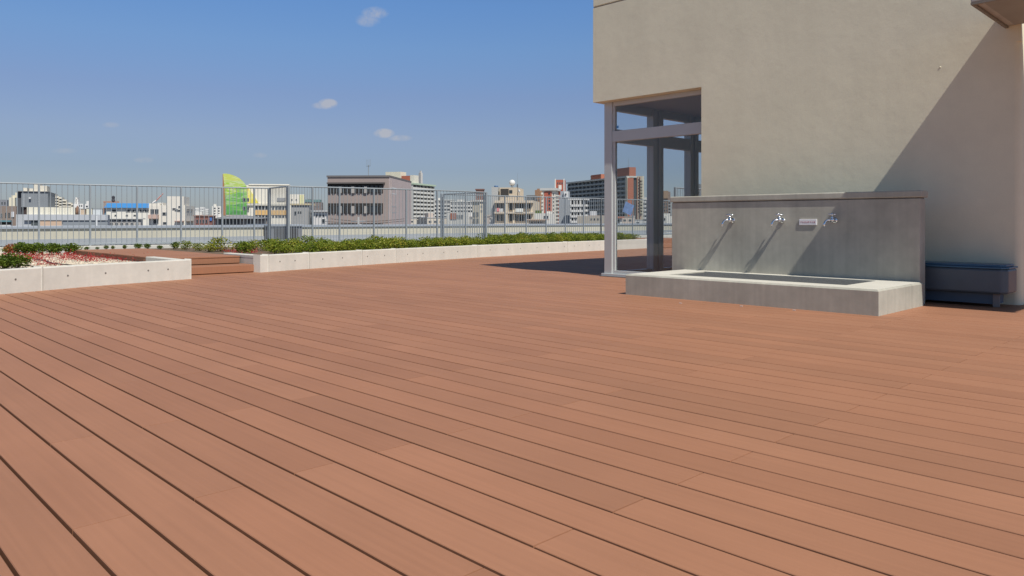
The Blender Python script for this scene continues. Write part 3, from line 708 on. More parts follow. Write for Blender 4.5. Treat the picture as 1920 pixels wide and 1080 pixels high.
# ------------------------------------------------------------------ the city beyond, every building a thing of its own
GZ = -15.0
CM = {}
def cm(col, rough=.85, n=.06):
    k = (tuple(col), rough)
    if k not in CM: CM[k] = mat('facade_%d' % len(CM), col, rough, n1=(.5, n))
    return CM[k]
m_win = mat('window_glass', (.035, .045, .055), .15)
m_frame = mat('window_frame', (.35, .36, .37), .5)
WINM = {}
def winmesh(w, h, fm=None):
    k = (round(w, 2), round(h, 2), fm.name if fm else '')
    if k not in WINM:
        t = min(.12, w * .08); mb = MB()
        mb.box(-w / 2, w / 2, -.03, .05, -h / 2, h / 2, 0)
        mb.box(-w / 2, w / 2, -.10, -.032, h / 2 - t, h / 2, 1).box(-w / 2, w / 2, -.10, -.032, -h / 2, -h / 2 + t, 1)
        for x in (-w / 2, w / 2 - t): mb.box(x, x + t, -.10, -.032, -h / 2 + t, h / 2 - t, 1)
        if w > 1.3: mb.box(-t / 2, t / 2, -.09, -.032, -h / 2 + t, h / 2 - t, 1)
        WINM[k] = mb.mesh('window', [m_win, fm or m_frame])
    return WINM[k]
class Bld:
    """corner at column xc and distance D; left face reaches column xl, right face column xr; tilt a"""
    def __init__(s, name, label, cat, D, xl, xc, xr, yt, a, col, depth=None, gz=GZ, group=None, walls=True, wname='wall'):
        C = Ff + Rr * ((xc - 960) / F); C = C * D; v = (Ff + Rr * ((xc - 960) / F)).normalized(); h = Vector((v.y, -v.x)); a = math.radians(a)
        s.X = h * math.cos(a) - v * math.sin(a); s.Y = h * math.sin(a) + v * math.cos(a); s.C = C; s.D = D
        def hit(px, d):
            r = ray(px); den = r.x * (-d.y) + d.x * r.y
            # C + t d = k r
            det = d.x * (-r.y) - (-r.x) * d.y
            t = ((-C.x) * (-r.y) - (-r.x) * (-C.y)) / det
            return t
        s.hit = hit
        s.L = hit(xl, -s.X) if xl < xc else None
        s.R = hit(xr, s.Y) if xr > xc else None
        if s.L is None: s.L = depth
        if s.R is None: s.R = depth
        s.gz = gz; s.zt = s.z(yt)
        rz = math.atan2(s.X.y, s.X.x)
        s.root = empty(name, (C.x, C.y, gz), rz, label, cat, group); s.col = col
        s.H = s.zt - gz
        if walls: s.box(wname, -s.L, 0, 0, s.R, 0, s.H, col)
    def z(s, y): return HC + (HZ - y) * s.D / F
    def hz(s, y): return s.z(y) - s.gz
    def u(s, px): return -s.hit(px, -s.X)
    def w(s, px): return s.hit(px, s.Y)
    def box(s, name, x0, x1, y0, y1, z0, z1, col, parent=None, label=None):
        m = col if isinstance(col, bpy.types.Material) else cm(col)
        o = MB().box(x0, x1, y0, y1, z0, z1).build(name, m, parent or s.root)
        if label: o['label'] = label
        return o
    def win(s, face, x0, x1, y0, y1, nx, ny, fw=.7, fh=.6, fm=None, name='window', skip=()):
        a, b = (s.u(x0), s.u(x1)) if face == 'L' else (s.w(x0), s.w(x1))
        z0, z1 = s.hz(y1), s.hz(y0); pw, ph = (b - a) / nx, (z1 - z0) / ny; me = winmesh(pw * fw, ph * fh, fm)
        for i in range(nx):
            for j in range(ny):
                if (i, j) in skip: continue
                c = a + (i + .5) * pw; z = z0 + (j + .5) * ph
                if face == 'L': put(me, name, s.root, (c, -.0, z), 0)
                else: put(me, name, s.root, (0, c, z), math.pi / 2)
    def slabs(s, face, x0, x1, y0, y1, n, col, out=1.1, fh=.42, name='balcony', lift=0):
        a, b = (s.u(x0), s.u(x1)) if face == 'L' else (s.w(x0), s.w(x1))
        z0, z1 = s.hz(y1), s.hz(y0); ph = (z1 - z0) / n; mb = MB(); t = .15
        L = b - a; h = ph * fh
        mb.box(0, L, -out, -out + t, 0, h).box(0, t, -out + t + .001, -.02, 0, h).box(L - t, L, -out + t + .001, -.02, 0, h).box(t, L - t, -out + t, -.02, 0, t)
        me = mb.mesh(name, cm(col))
        for j in range(n):
            z = z0 + j * ph + lift
            if face == 'L': put(me, name, s.root, (a, 0, z), 0)
            else: put(me, name, s.root, (0, a, z), math.pi / 2)
    def fins(s, face, x0, x1, y0, y1, n, col, out=1.1, t=.2, name='party_wall'):
        a, b = (s.u(x0), s.u(x1)) if face == 'L' else (s.w(x0), s.w(x1))
        z0, z1 = s.hz(y1), s.hz(y0); me = MB().box(-t / 2, t / 2, -out + .03, -.01, 0, z1 - z0).mesh(name, cm(col))
        for i in range(n + 1):
            c = a + (b - a) * i / n
            if face == 'L': put(me, name, s.root, (c, 0, z0), 0)
            else: put(me, name, s.root, (0, c, z0), math.pi / 2)
    def cap(s, t=.35, o=.25, col=None, name='roof_edge'):
        s.box(name, -s.L - o, o, -o, s.R + o, s.H, s.H + t, col or s.col)
    def top(s, name, x0, x1, yt, col, d0=.15, d1=.6, label=None, base=None):
        b0 = s.H if base is None else s.hz(base)
        return s.box(name, s.u(x0), s.u(x1), s.R * d0, s.R * d1, b0, s.hz(yt), col, label=label)

WHT = (.66, .64, .58); CRM = (.62, .56, .44); GRY = (.30, .315, .33); BRN = (.27, .20, .16); BRK = (.36, .13, .08); DGR = (.15, .155, .16)
# --- office block, brown grey, third storey band of dark windows
b = Bld('office_block', 'brown grey office block with two dark ribbon window bands behind the middle railing', 'building', 106, 614, 729, 770, 332, 13, (.33, .27, .245), wname='wall')
mL = cm((.33, .27, .245))
b.box('roof_edge', -b.L - .1, .12, -.12, b.R + .1, b.H, b.H + .25, (.16, .15, .15))
for (ya, yb, nm) in ((344, 362, 0), (381, 400, 1), (419, 437, 2)):
    z0, z1 = b.hz(yb), b.hz(ya)
    b.box('window_band', b.u(614.5), b.u(718), -.06, .1, z0, z1, (.035, .032, .03))
    n = 13; L0, L1 = b.u(615), b.u(718); me = winmesh((L1 - L0) / n * .62, (z1 - z0) * .72, mat('bronze_frame', (.12, .10, .09), .5))
    for i in range(n):
        put(me, 'window', b.root, (L0 + (i + .5) * (L1 - L0) / n, -.12, z0 + (z1 - z0) * .42), 0)
    for i in (3, 6, 9): b.box('pier', L0 + i * (L1 - L0) / n - .2, L0 + i * (L1 - L0) / n + .2, -.25, -.07, z0, z0 + (z1 - z0) * .72, (.40, .37, .34))
    if nm == 0: b.box('balcony_soffit', b.u(614.5), b.u(722), -.5, -.02, z1 - .05, z1 + .15, (.10, .09, .085))
b.win('R', 731, 742, 350, 363, 1, 1, 1, 1, cm((.6, .6, .6))); b.win('R', 731, 742, 386, 399, 1, 1, 1, 1)
b.box('sun_toned_side', .005, .09, .05, b.R, 0, b.H - .01, (.48, .40, .385))  # paler side sheet: sunlight on the right face put into its colour
b.box('drain_pipe', .1, .2, .8, .92, 0, b.H - .4, (.42, .36, .34))
zt0 = b.H + .25
an = empty('rooftop_antenna', tuple(b.root.matrix_basis @ Vector((b.u(670), b.R * .4, zt0))), 0, 'multi rod aerial standing on the roof of the brown grey office block', 'antenna')
MB().tube([(0, 0, 0), (0, 0, 1.9)], .07, 6).build('mast', m_steel, an)
mb = MB()
for dx in (-.45, -.15, .15, .45): mb.tube([(dx * 1.2, 0, 1.7), (dx * 1.2, 0, 2.75)], .018, 5)
mb.tube([(-.55, 0, 1.75), (.55, 0, 1.75)], .025, 5); mb.build('aerial_rods', m_steel, an)

# --- long green roofed apartment house with chimney
b = Bld('apartment_house', 'long white apartment house with pale green roof edge and a tall chimney tower', 'building', 500, 700, 771, 811, 346, 28, (.20, .20, .20))
b.zr = 0
H = b.H
b.slabs('R', 771, 811, 347, 430, 11, (.64, .63, .58), 1.6, .5)
b.fins('R', 771, 811, 346.5, 430, 6, (.55, .54, .5), 1.5, .35)
b.win('R', 771, 811, 347, 430, 6, 11, .55, .5)
b.box('roof_edge', -b.L, 2.2, -.5, b.R + 1, H, H + 1.1, (.42, .52, .40))
b.box('lift_tower', b.u(720), b.u(748), 2, 10, H + 1.1, b.hz(321), (.70, .66, .52)); b.box('red_plant_room', b.u(750), b.u(766), 2, 9, H + 1.1, b.hz(329), (.42, .13, .08)); b.box('end_plant_room', b.u(766.3), b.u(773), 2, 9, H + 1.1, b.hz(328), (.68, .65, .55))
ct = Bld('chimney_tower', 'tall pale chimney tower with narrow top above the green roof edge', 'chimney', 560, 785, 789, 792.5, 324, 45, (.52, .50, .47))
ct.box('chimney_top', -ct.L * .75, -ct.L * .25, ct.R * .25, ct.R * .75, ct.H, ct.hz(320), (.55, .53, .5))
# --- farther white blocks seen through the railing
for i, (xl, xr, yt, D, n, f, lb) in enumerate(((808, 851, 376, 640, 6, 9, 'far white balcony block right of the green roofed apartment house'), (845, 889, 379, 600, 7, 9, 'far white balcony block behind the second railing corner'))):
    b = Bld('apartment_block', lb, 'building', D, xl, xr, xr, yt, 4, (.22, .225, .23), 12, group=None)
    b.slabs('L', xl, xr, yt + 2, yt + 56, 8, (.62, .61, .57), 1.4, .48); b.fins('L', xl, xr, yt + 1, yt + 56, n, (.58, .57, .54), 1.3, .4); b.win('L', xl, xr, yt + 2, yt + 56, n, 8, .5, .5)
    b.cap(.8, .5, (.6, .6, .56)); b.top('plant_room', xl + 12, xl + 24, yt - 5, (.6, .58, .54))
b = Bld('low_house', 'low white house with red brick panel in front of the far balcony blocks', 'building', 240, 838, 872, 880, 399, 20, WHT); b.win('L', 842, 870, 401, 412, 5, 1, .7, .7); b.box('brick_panel', b.u(845), b.u(856), -.2, -.02, b.hz(411), b.hz(399.5), BRK)
# --- brown tower
b = Bld('brown_tower', 'slim dark brown tower above the second railing corner', 'building', 430, 892, 906, 908, 356, 6, (.24, .13, .10)); b.win('L', 894, 905, 359, 400, 3, 6, .6, .5); b.cap(.6, .3, (.22, .12, .1))
b = Bld('cream_house', 'narrow cream house right below the slim brown tower', 'building', 230, 885, 899, 906, 378, 30, CRM); b.win('R', 900, 905, 383, 400, 1, 2, .6, .5); b.win('L', 887, 898, 396, 420, 2, 2, .7, .7); b.cap(.5, .4, (.7, .66, .6))
# --- radome building
b = Bld('radome_building', 'cream flat roofed building with balconies, laundry and a white radome on its roof', 'building', 200, 928, 1000, 1012, 376, 6, (.60, .51, .38))
b.win('L', 931, 950, 380, 394, 3, 1, .8, .8); b.win('L', 954, 962, 379, 395, 1, 1, .8, .9); b.win('L', 966, 996, 381, 392, 5, 1, .85, .85)
b.win('L', 931, 950, 401, 416, 3, 1, .8, .8); b.win('L', 954, 962, 400, 416, 1, 1, .8, .9); b.win('L', 966, 996, 402, 416, 5, 1, .85, .85)
for ya, yb in ((376, 380.5), (397, 400.5), (418, 421)): b.box('balcony_slab', b.u(928), b.u(1001), -1.5, -.02, b.hz(yb), b.hz(ya), (.62, .53, .42))
b.box('balcony_front', b.u(931), b.u(945), -1.45, -1.3, b.hz(397) + .02, b.hz(391), (.62, .62, .60)); b.box('laundry', b.u(933), b.u(938), -1.62, -1.55, b.hz(396.5), b.hz(390), (.72, .25, .25)); b.box('laundry', b.u(968), b.u(982), -1.62, -1.5, b.hz(397.5), b.hz(391), (.75, .75, .70))
b.box('column', b.u(949.5), b.u(954), -1.4, -.02, 0, b.hz(380.6), (.62, .54, .42)); b.box('column', b.u(962), b.u(966), -.5, -.02, 0, b.hz(380.6), (.62, .54, .42))
zc = b.H
mb = MB(); 
for i in range(30): x = -b.L + .3 + i * (b.L - .6) / 29; mb.box(x - .03, x + .03, -1.4, -1.34, zc, zc + 1.05)
mb.box(-b.L + .3, -.3, -1.41, -1.33, zc + 1.05, zc + 1.12); mb.build('roof_railing', m_steel, b.root)
b.box('penthouse', b.u(936), b.u(970), .8, b.R * .8, zc + .001, b.hz(351), (.60, .50, .37)); b.box('penthouse_opening', b.u(938), b.u(953), .7, .95, b.hz(368), b.hz(353.5), (.05, .045, .04)); b.box('penthouse_window', b.u(954), b.u(960), .72, .95, b.hz(362), b.hz(356), m_win)
b.box('grey_annex', b.u(921), b.u(933), .6, b.R * .6, 0, b.hz(350), (.45, .45, .43))
def wp(bl, px, d, z): return tuple(bl.root.matrix_basis @ Vector((bl.u(px), d, z)))
k = 200 / F
rd_ = empty('radome', wp(b, 957.5, 3, b.hz(351)), 0, 'white ball shaped radome on the penthouse roof', 'radome')
MB().sphere((0, 0, 1.35), .82, 20, 14).build('dome', mat('radome_white', (.75, .74, .70), .5), rd_, True); MB().tube([(0, 0, 0), (0, 0, .3), (0, 0, .7)], [.25, .2, .5], 10).build('pedestal', m_steel, rd_, True)
tk = empty('water_tank', wp(b, 928, 2, b.hz(350)), 0, 'blue capped rooftop tank left of the radome', 'tank'); MB().tube([(0, 0, 0), (0, 0, .35), (0, 0, .42)], [.55, .55, .4], 14).build('tank_body', mat('tank_blue', (.05, .13, .28), .5), tk, True)
ms = empty('antenna_mast', wp(b, 969.5, 1.0, zc), 0, 'thin dark lattice antenna mast right of the radome', 'antenna')
zz_ = b.hz(323) - zc; zl = b.hz(345) - zc; mb = MB()
for dx, dy in ((-.15, -.15), (.15, -.15), (0, .15)): mb.tube([(dx, dy, 0), (dx * .8, dy * .8, zl)], .05, 5)
for i in range(14):
    z = zl * i / 14; s_ = 1 if i % 2 else -1; mb.tube([(-.15 * s_, -.15, z), (.15 * s_, -.15, z + zl / 14)], .03, 4)
mb.build('lattice', mat('mast_dark', (.10, .10, .11), .6), ms); MB().tube([(0, 0, zl), (0, 0, zz_)], [.04, .02], 5).build('whip', m_steel, ms)
dh = empty('satellite_dish', wp(b, 973, .4, b.hz(358)), 0, 'small white satellite dish beside the thin mast', 'dish'); MB().sphere((0, 0, 0), .42, 14, 8, 1).build('dish_body', mat('radome_white', (.75, .74, .70), .5), dh, True).scale = (.8, .4, 1); MB().tube([(0, .2, -1.6), (0, .2, 0)], .05, 6).build('stand', m_steel, dh)
# --- brown blocks
b = Bld('brown_block', 'brown brick apartment block with stepped top right of the radome building', 'building', 380, 1003, 1013, 1019, 356, 20, (.38, .22, .13)); b.win('L', 1005, 1013, 366, 420, 2, 9, .55, .5); b.win('R', 1013.5, 1018, 372, 420, 1, 8, .5, .5); b.top('roof_room', 1006, 1012, 353.5, (.38, .22, .13))
b = Bld('dark_block', 'low dark flat roofed block between the radome building and the brown block', 'building', 330, 987, 1004, 1006, 366, 5, (.16, .155, .15)); b.win('L', 989, 1003, 369, 376, 3, 1, .7, .7)
# --- brick panel apartment with brick topped tower
b = Bld('brick_panel_block', 'white edged apartment block with tall red brick panel', 'building', 300, 1016.5, 1041, 1047, 357, 8, (.60, .57, .50))
b.box('brick_panel', b.u(1020.5), b.u(1034.5), -.25, -.02, 0, b.H - .4, (.40, .11, .07)); b.cap(.9, .8, (.50, .50, .48))
for y in range(361, 405, 7): b.box('window', b.u(1028.5), b.u(1031.5), -.4, -.26, b.hz(y + 3.4), b.hz(y), m_win); b.box('balcony', b.u(1015.5), b.u(1019), -.9, -.02, b.hz(y + 3.6), b.hz(y), (.70, .68, .60))
b.slabs('R', 1042, 1046.5, 361, 417, 8, (.5, .49, .46), 1.2, .4); b.win('L', 1036.5, 1039.5, 361, 417, 1, 8, .5, .5)
t2 = Bld('brick_tower', 'red brick roofed tower with white corner strips above the brick panel block', 'building', 310, 1040.5, 1058, 1060.5, 337, 6, (.40, .11, .07))
for x in (1040.3, 1056.5): t2.box('corner_strip', t2.u(x), t2.u(x + 2), -.2, -.02, 0, t2.H + .4, WHT)
t2.box('white_box', t2.u(1047.5), t2.u(1053), -.5, -.02, t2.hz(355.5), t2.hz(347), WHT); t2.win('L', 1044, 1056, 341, 346, 3, 1, .5, .7)
b = Bld('grey_slab_block', 'plain grey blue slab building with small white top box', 'building', 260, 1048, 1071, 1073, 372, 6, (.33, .355, .38)); b.box('upper_slab', b.u(1050), b.u(1064), 1, 8, b.H, b.hz(358), (.36, .385, .41)); b.box('white_top', b.u(1057), b.u(1065), .2, .95, b.hz(371), b.hz(359), (.66, .66, .65)); b.win('L', 1058.5, 1063, 362.5, 366, 1, 1, .6, .9)
b.H2 = 0
b = Bld('white_balcony_block', 'white block with four floors of deep white balconies before the long grey apartment house', 'building', 250, 1071, 1096, 1100, 375, 8, (.13, .135, .14)); b.slabs('L', 1071, 1095, 377.5, 418, 4, (.68, .67, .64), 1.4, .42); b.fins('L', 1071, 1095, 376, 418, 4, (.62, .61, .58), 1.2, .35); b.win('L', 1071, 1095, 377.5, 418, 4, 4, .6, .55); b.cap(.5, .9, (.6, .6, .58)); b.slabs('R', 1096.3, 1099.5, 377.5, 406, 3, (.68, .67, .64), .6, .42)
b = Bld('beige_shed', 'low beige flat building at the foot of the long grey apartment house', 'building', 230, 1082, 1134, 1136, 405, 4, (.38, .35, .30)); b.win('L', 1106, 1130, 408, 414, 4, 1, .5, .6)
# --- long grey apartment house
LG = (.055, .068, .075)
b = Bld('long_apartment_house', 'long dark grey ten storey apartment house with brick rooftop boxes beside the glass corner', 'building', 470, 1066, 1178, 1193, 333, 60, LG)
NF = 10
def yline(px, yl, yr): return yl + (yr - yl) * (px - 1066) / (1178 - 1066)
z1 = b.H; ph = (z1 - b.hz(418)) / NF
for j in range(NF):
    z = z1 - (j + 1) * ph
    me = b.box('balcony', b.u(1066.5), b.u(1176), -1.3, -1.1, z, z + ph * .36, (.30, .335, .34))
    b.box('floor_slab', b.u(1066.5), b.u(1176), -1.099, -.02, z - .25, z - .001, (.22, .24, .24))
b.fins('L', 1067, 1176, 334, 421, 14, (.26, .29, .295), 1.2, .4)
wm = winmesh(3.6, ph * .42, cm((.42, .44, .45)))
L0, L1 = b.u(1067), b.u(1176)
for i in range(14):
    for j in range(7): put(wm, 'window', b.root, (L0 + (i + .5) * (L1 - L0) / 14, -.05, z1 - j * ph - ph * .35), 0)
wlow = MB()
for i in range(14):
    for j in range(7, 10): x = L0 + (i + .5) * (L1 - L0) / 14; z = z1 - j * ph - ph * .35; wlow.box(x - 1.3, x + 1.3, -.08, -.02, z - ph * .21, z + ph * .21)
o = wlow.build('lower_windows', m_win, b.root); o['kind'] = 'stuff'
b.box('roof_edge', -b.L - .3, 1.0, -1.8, b.R, z1 + .001, z1 + 1.0, (.50, .50, .46))
b.box('end_column', b.u(1176.3), 1.2, -1.5, -.02, 0, z1, CRM); b.box('brick_strip', 1.201, 1.6, -1.2, b.R * .5, 0, z1 - .3, BRK)
for (x0, x1, y) in ((1115, 1133, 320), (1158, 1186, 313.5)):
    b.box('brick_roof_box', b.u(x0 - 9) + 1.2, b.u(x1 - 7), .3, 5, z1 + 1.0, b.hz(y), (.38, .14, .085)); b.box('dark_roof_stair', b.u(x0 - 9) - .2, b.u(x0 - 9) + 1.18, .6, 5, z1 + 1.0, b.hz(y + 1), (.07, .065, .065)); b.box('white_louvre', b.u(x0 - 9) + .2, b.u(x0 - 9) + .9, .45, .58, b.hz(y + 8), b.hz(y + 3), WHT)  # very dark box at the left end of each brick roof box
MB().tube([(b.u(1168), 4, z1), (b.u(1168), 4, b.hz(296))], .12, 5).build('roof_aerial', m_steel, b.root)
# --- cream and red tower
b = Bld('striped_tower', 'tall cream tower with red vertical stripes seen through the glass', 'building', 480, 1190, 1205, 1207.5, 330, 12, CRM)
for x in (1190.5, 1195.8, 1201.5): b.win('L', x, x + 3.4, 334, 400, 1, 12, .55, .5)
b.box('red_stripe', b.u(1194.2), b.u(1195.6), -.5, -.02, 0, b.H - .5, BRK); b.box('red_stripe', b.u(1199.5), b.u(1200.8), -.5, -.02, 0, b.H - .5, BRK)
b.slabs('L', 1201.2, 1205, 333, 400, 12, (.68, .64, .5), 1.0, .4)
b = Bld('white_office', 'white low block with dark window bands right of the striped tower', 'building', 300, 1206, 1222, 1226, 370, 6, WHT); b.slabs('L', 1207, 1221, 373, 418, 6, (.62, .61, .58), .6, .5); b.win('L', 1207, 1221, 373, 418, 3, 6, .8, .45); b.top('roof_tank', 1213, 1218, 358, (.6, .6, .58))
b = Bld('brown_block', 'brown block with dark top openings seen through the second glass pane', 'building', 320, 1238, 1253, 1257, 359, 10, (.24, .17, .135)); b.box('top_band', b.u(1239), b.u(1253), -.4, -.02, b.hz(372), b.H + .3, (.36, .25, .17)); b.win('L', 1241, 1251, 362, 369, 1, 2, 1, .5); b.win('L', 1240, 1252, 373, 410, 3, 6, .5, .5); b.slabs('R', 1253.3, 1256.5, 373, 415, 7, (.3, .3, .3), .6, .5)
b = Bld('white_house', 'low white stepped house before the brown block behind the glass', 'building', 220, 1236, 1250, 1260, 405, 15, WHT); b.win('L', 1238, 1249, 408, 414, 2, 1, .5, .7); b.top('upper_floor', 1243, 1250, 400, WHT)
b = Bld('grey_block', 'dark grey block just left of the solid wall behind the glass', 'building', 350, 1303, 1313, 1318, 345, 10, (.2, .21, .22)); b.win('L', 1304, 1312, 350, 410, 2, 8, .6, .5)
gz_ = Bld('kiosk', 'small white kiosk with red roof low behind the first glass pane', 'kiosk', 150, 1154, 1163, 1166, 409, 10, WHT); gz_.cap(.3, .4, (.5, .2, .14), 'roof'); gz_.win('L', 1156.5, 1162, 411, 419, 2, 1, .8, .8)
b = Bld('white_low_house', 'low long white house with flat roof left of the grey slab building', 'building', 180, 1002, 1032, 1040, 400, 8, WHT); b.win('L', 1018, 1030, 404, 410, 2, 1, .5, .8); b.box('green_hedge_roof', b.u(1003), b.u(1012), .3, 3, b.H, b.H + .7, (.10, .14, .04)); b.top('white_tank', 1024, 1030, 396, WHT)
b = Bld('cream_low_house', 'cream low roofed house in front of the low long white house', 'building', 140, 992, 1020, 1024, 413, 12, (.60, .50, .38)); b.cap(.2, .5, (.55, .42, .33)); b.win('L', 995, 1018, 416, 419, 4, 1, .5, .8)

# --- mural building
def mural_mat(name, cols, sc):
    m = bpy.data.materials.new(name); m.use_nodes = True; N = m.node_tree.nodes; L = m.node_tree.links; bs = N['Principled BSDF']; bs.inputs['Roughness'].default_value = .8
    tc = N.new('ShaderNodeTexCoord'); mp = N.new('ShaderNodeMapping'); mp.inputs['Scale'].default_value = sc; mp.inputs['Rotation'].default_value = (0, .25, 0); L.new(tc.outputs['Object'], mp.inputs[0])
    nz = N.new('ShaderNodeTexNoise'); nz.inputs['Scale'].default_value = 1; nz.inputs['Detail'].default_value = 4; nz.inputs['Distortion'].default_value = .8; L.new(mp.outputs[0], nz.inputs['Vector'])
    cr = N.new('ShaderNodeValToRGB'); e = cr.color_ramp.elements; e[0].position = .28; e[1].position = .72; e[0].color = (*cols[0], 1); e[1].color = (*cols[-1], 1)
    for i, c in enumerate(cols[1:-1]): q = e.new(.28 + .44 * (i + 1) / (len(cols) - 1)); q.color = (*c, 1)
    L.new(nz.outputs['Fac'], cr.inputs[0]); L.new(cr.outputs[0], bs.inputs[0]); return m
D = 290
b = Bld('mural_building', 'white building with a green and yellow painted sail shaped wall at its left end', 'building', D, 420, 541, 543, 347.5, 5, (.72, .68, .58), depth=18)
def sail(name, pts_, m, y0, y1):
    n = len(pts_); P = [(b.u(x), b.hz(y)) for x, y in pts_]; mb = MB()
    mb.v = [(x, y0, z) for x, z in P] + [(x, y1, z) for x, z in P]
    mb.f = [tuple(range(n)), tuple(reversed(range(n, 2 * n)))] + [(i, n + i, n + (i + 1) % n, (i + 1) % n) for i in range(n)]; mb.mi = [0] * len(mb.f)
    return mb.build(name, m, b.root)
pr_ = [(419, 327.2), (424, 327), (431, 328), (438, 330), (443, 332), (448, 334.6), (452, 337.7), (456, 341), (459, 344.6), (462, 349), (463, 354)]
lowm = [(419, 430)] + [(463, 430)]
up_ = mural_mat('mural_light', [(.26, .44, .08), (.42, .56, .16), (.56, .66, .38), (.60, .62, .22), (.36, .52, .10)], (.22, .1, .75))
dn_ = mural_mat('mural_green', [(.03, .17, .03), (.08, .34, .06), (.20, .50, .12), (.30, .58, .22), (.12, .36, .10)], (.22, .1, .8))
mid = 366
mm_ = bpy.data.materials.new('mural_paint'); mm_.use_nodes = True; N_ = mm_.node_tree.nodes; L_ = mm_.node_tree.links; bs_ = N_['Principled BSDF']; bs_.inputs['Roughness'].default_value = .8
tc_ = N_.new('ShaderNodeTexCoord'); sx_ = N_.new('ShaderNodeSeparateXYZ'); L_.new(tc_.outputs['Object'], sx_.inputs[0])
mr_ = N_.new('ShaderNodeMapRange'); mr_.inputs['From Min'].default_value = b.hz(403); mr_.inputs['From Max'].default_value = b.hz(327); L_.new(sx_.outputs['Z'], mr_.inputs[0])
mp_ = N_.new('ShaderNodeMapping'); mp_.inputs['Scale'].default_value = (.16, .1, .8); mp_.inputs['Rotation'].default_value = (0, .3, 0); L_.new(tc_.outputs['Object'], mp_.inputs[0])
nz_ = N_.new('ShaderNodeTexNoise'); nz_.inputs['Scale'].default_value = 1; nz_.inputs['Detail'].default_value = 5; nz_.inputs['Distortion'].default_value = 1.2; L_.new(mp_.outputs[0], nz_.inputs['Vector'])
ma_ = N_.new('ShaderNodeMath'); ma_.operation = 'MULTIPLY_ADD'; ma_.inputs[1].default_value = 1.3; L_.new(nz_.outputs['Fac'], ma_.inputs[0])
mb_ = N_.new('ShaderNodeMath'); mb_.operation = 'SUBTRACT'; mb_.inputs[1].default_value = .65; L_.new(mr_.outputs[0], mb_.inputs[0]); L_.new(mb_.outputs[0], ma_.inputs[2])
cr_2 = N_.new('ShaderNodeValToRGB'); L_.new(ma_.outputs[0], cr_2.inputs[0]); e = cr_2.color_ramp.elements
e[0].position = .0; e[0].color = (.07, .24, .06, 1); e[1].position = 1.0; e[1].color = (.52, .58, .12, 1)
for p_, c_ in ((.18, (.10, .33, .09)), (.32, (.16, .42, .07)), (.42, (.34, .50, .26)), (.5, (.20, .44, .06)), (.6, (.34, .54, .06)), (.7, (.55, .62, .36)), (.8, (.36, .52, .07)), (.9, (.58, .62, .26))): q = e.new(p_); q.color = (*c_, 1)
L_.new(cr_2.outputs[0], bs_.inputs[0])
sail('painted_sail', pr_ + [(463, 403), (419, 403)], mm_, -.9, -.35)
sail('painted_base', [(419, 403.02), (462, 403.02), (462, 440), (419, 440)], cm((.42, .40, .36)), -.9, -.35)
sail('brown_edge', [(418.3, 328), (419, 328), (421.5, 350), (423.5, 380), (424.5, 404), (418.3, 404)], cm((.34, .17, .08)), -1.0, -.905)
yel = mural_mat('mural_yellow', [(.62, .58, .10), (.72, .62, .08), (.74, .70, .28), (.70, .55, .05)], (.3, .1, .3))
sail('yellow_sweep', [(463, 351), (467, 354), (472, 361), (478, 370), (485, 381.5), (463, 381.5)], yel, -.45, -.02)
b.box('floor_band', b.u(463), b.u(541), -.6, -.02, b.hz(385.5), b.hz(381.8), (.60, .57, .48))
for (xa, xb, n) in ((478, 503, 4), (509, 540, 5)):
    b.box('ochre_panel', b.u(xa), b.u(xb), -.3, -.02, b.hz(403), b.hz(394.5), (.62, .40, .16)); b.win('L', xa, xb, 386, 394, n, 1, .8, .9); b.win('L', xa, xb, 403.5, 409, n, 1, .8, .9)
for y in (375, 391): 
    me = winmesh(b.u(462) - b.u(456), 1.3)
    for xx in (458.5, 464.5): put(me, 'window', b.root, (b.u(xx), -1.0 if xx < 462 else -.5, b.hz(y)), 0)
b.box('roof_edge', -b.L * .62, .3, -.3, b.R, b.H, b.H + .4, (.80, .76, .66)); b.box('wall_sign', b.u(519), b.u(535), -.35, -.02, b.hz(377), b.hz(371), (.30, .30, .30))
b = Bld('mural_annex', 'lower white annex with faint yellow painting right of the mural building', 'building', 300, 541.5, 570, 572, 364.5, 4, (.70, .67, .60)); b.box('yellow_fade', b.u(562), b.u(569.5), -.2, -.02, b.hz(383), b.H - .2, (.66, .64, .36)); b.win('L', 543, 560, 372, 378, 2, 1, .3, .6)
b = Bld('concrete_house', 'grey concrete house with small openings in front of the white annex', 'building', 150, 545.5, 579, 588, 384.5, 12, (.34, .34, .335)); b.win('L', 552, 556, 396, 403, 1, 1, .9, .9); b.win('L', 558, 566, 395, 401, 2, 1, .6, .6); b.box('down_pipe', b.u(580.5), b.u(582), -.3, -.02, 0, b.H - .8, DGR) ; b.cap(.3, .3, (.55, .47, .30)); b.win('R', 582, 586, 392, 412, 1, 2, .7, .5)
b = Bld('teal_brown_block', 'dark block with teal top far behind, left of the brown grey office block', 'building', 420, 570, 602, 606, 379, 6, (.20, .17, .16)); b.box('teal_top', b.u(571), b.u(601), -.2, 6, b.H, b.H + 1.4, (.14, .24, .24)); b.win('L', 584, 600, 384, 399, 3, 2, .5, .5); b.top('roof_stack', 576, 581, 373, (.22, .19, .19))
b = Bld('white_house', 'low white house at the left foot of the brown grey office block', 'building', 150, 588, 612, 616, 397, 6, (.62, .60, .58)); b.win('L', 590, 610, 401, 408, 3, 1, .5, .6); b.box('roof_slab', -b.L - .4, .4, -.6, b.R, b.H, b.H + .25, (.5, .5, .5)); b.win('L', 603, 611, 410, 419, 1, 1, .8, .9)
b = Bld('dark_gabled_hall', 'long low hall with grey gabled roof and dark openings below the mural', 'building', 130, 404, 500, 504, 409, 5, (.30, .27, .25), depth=10)
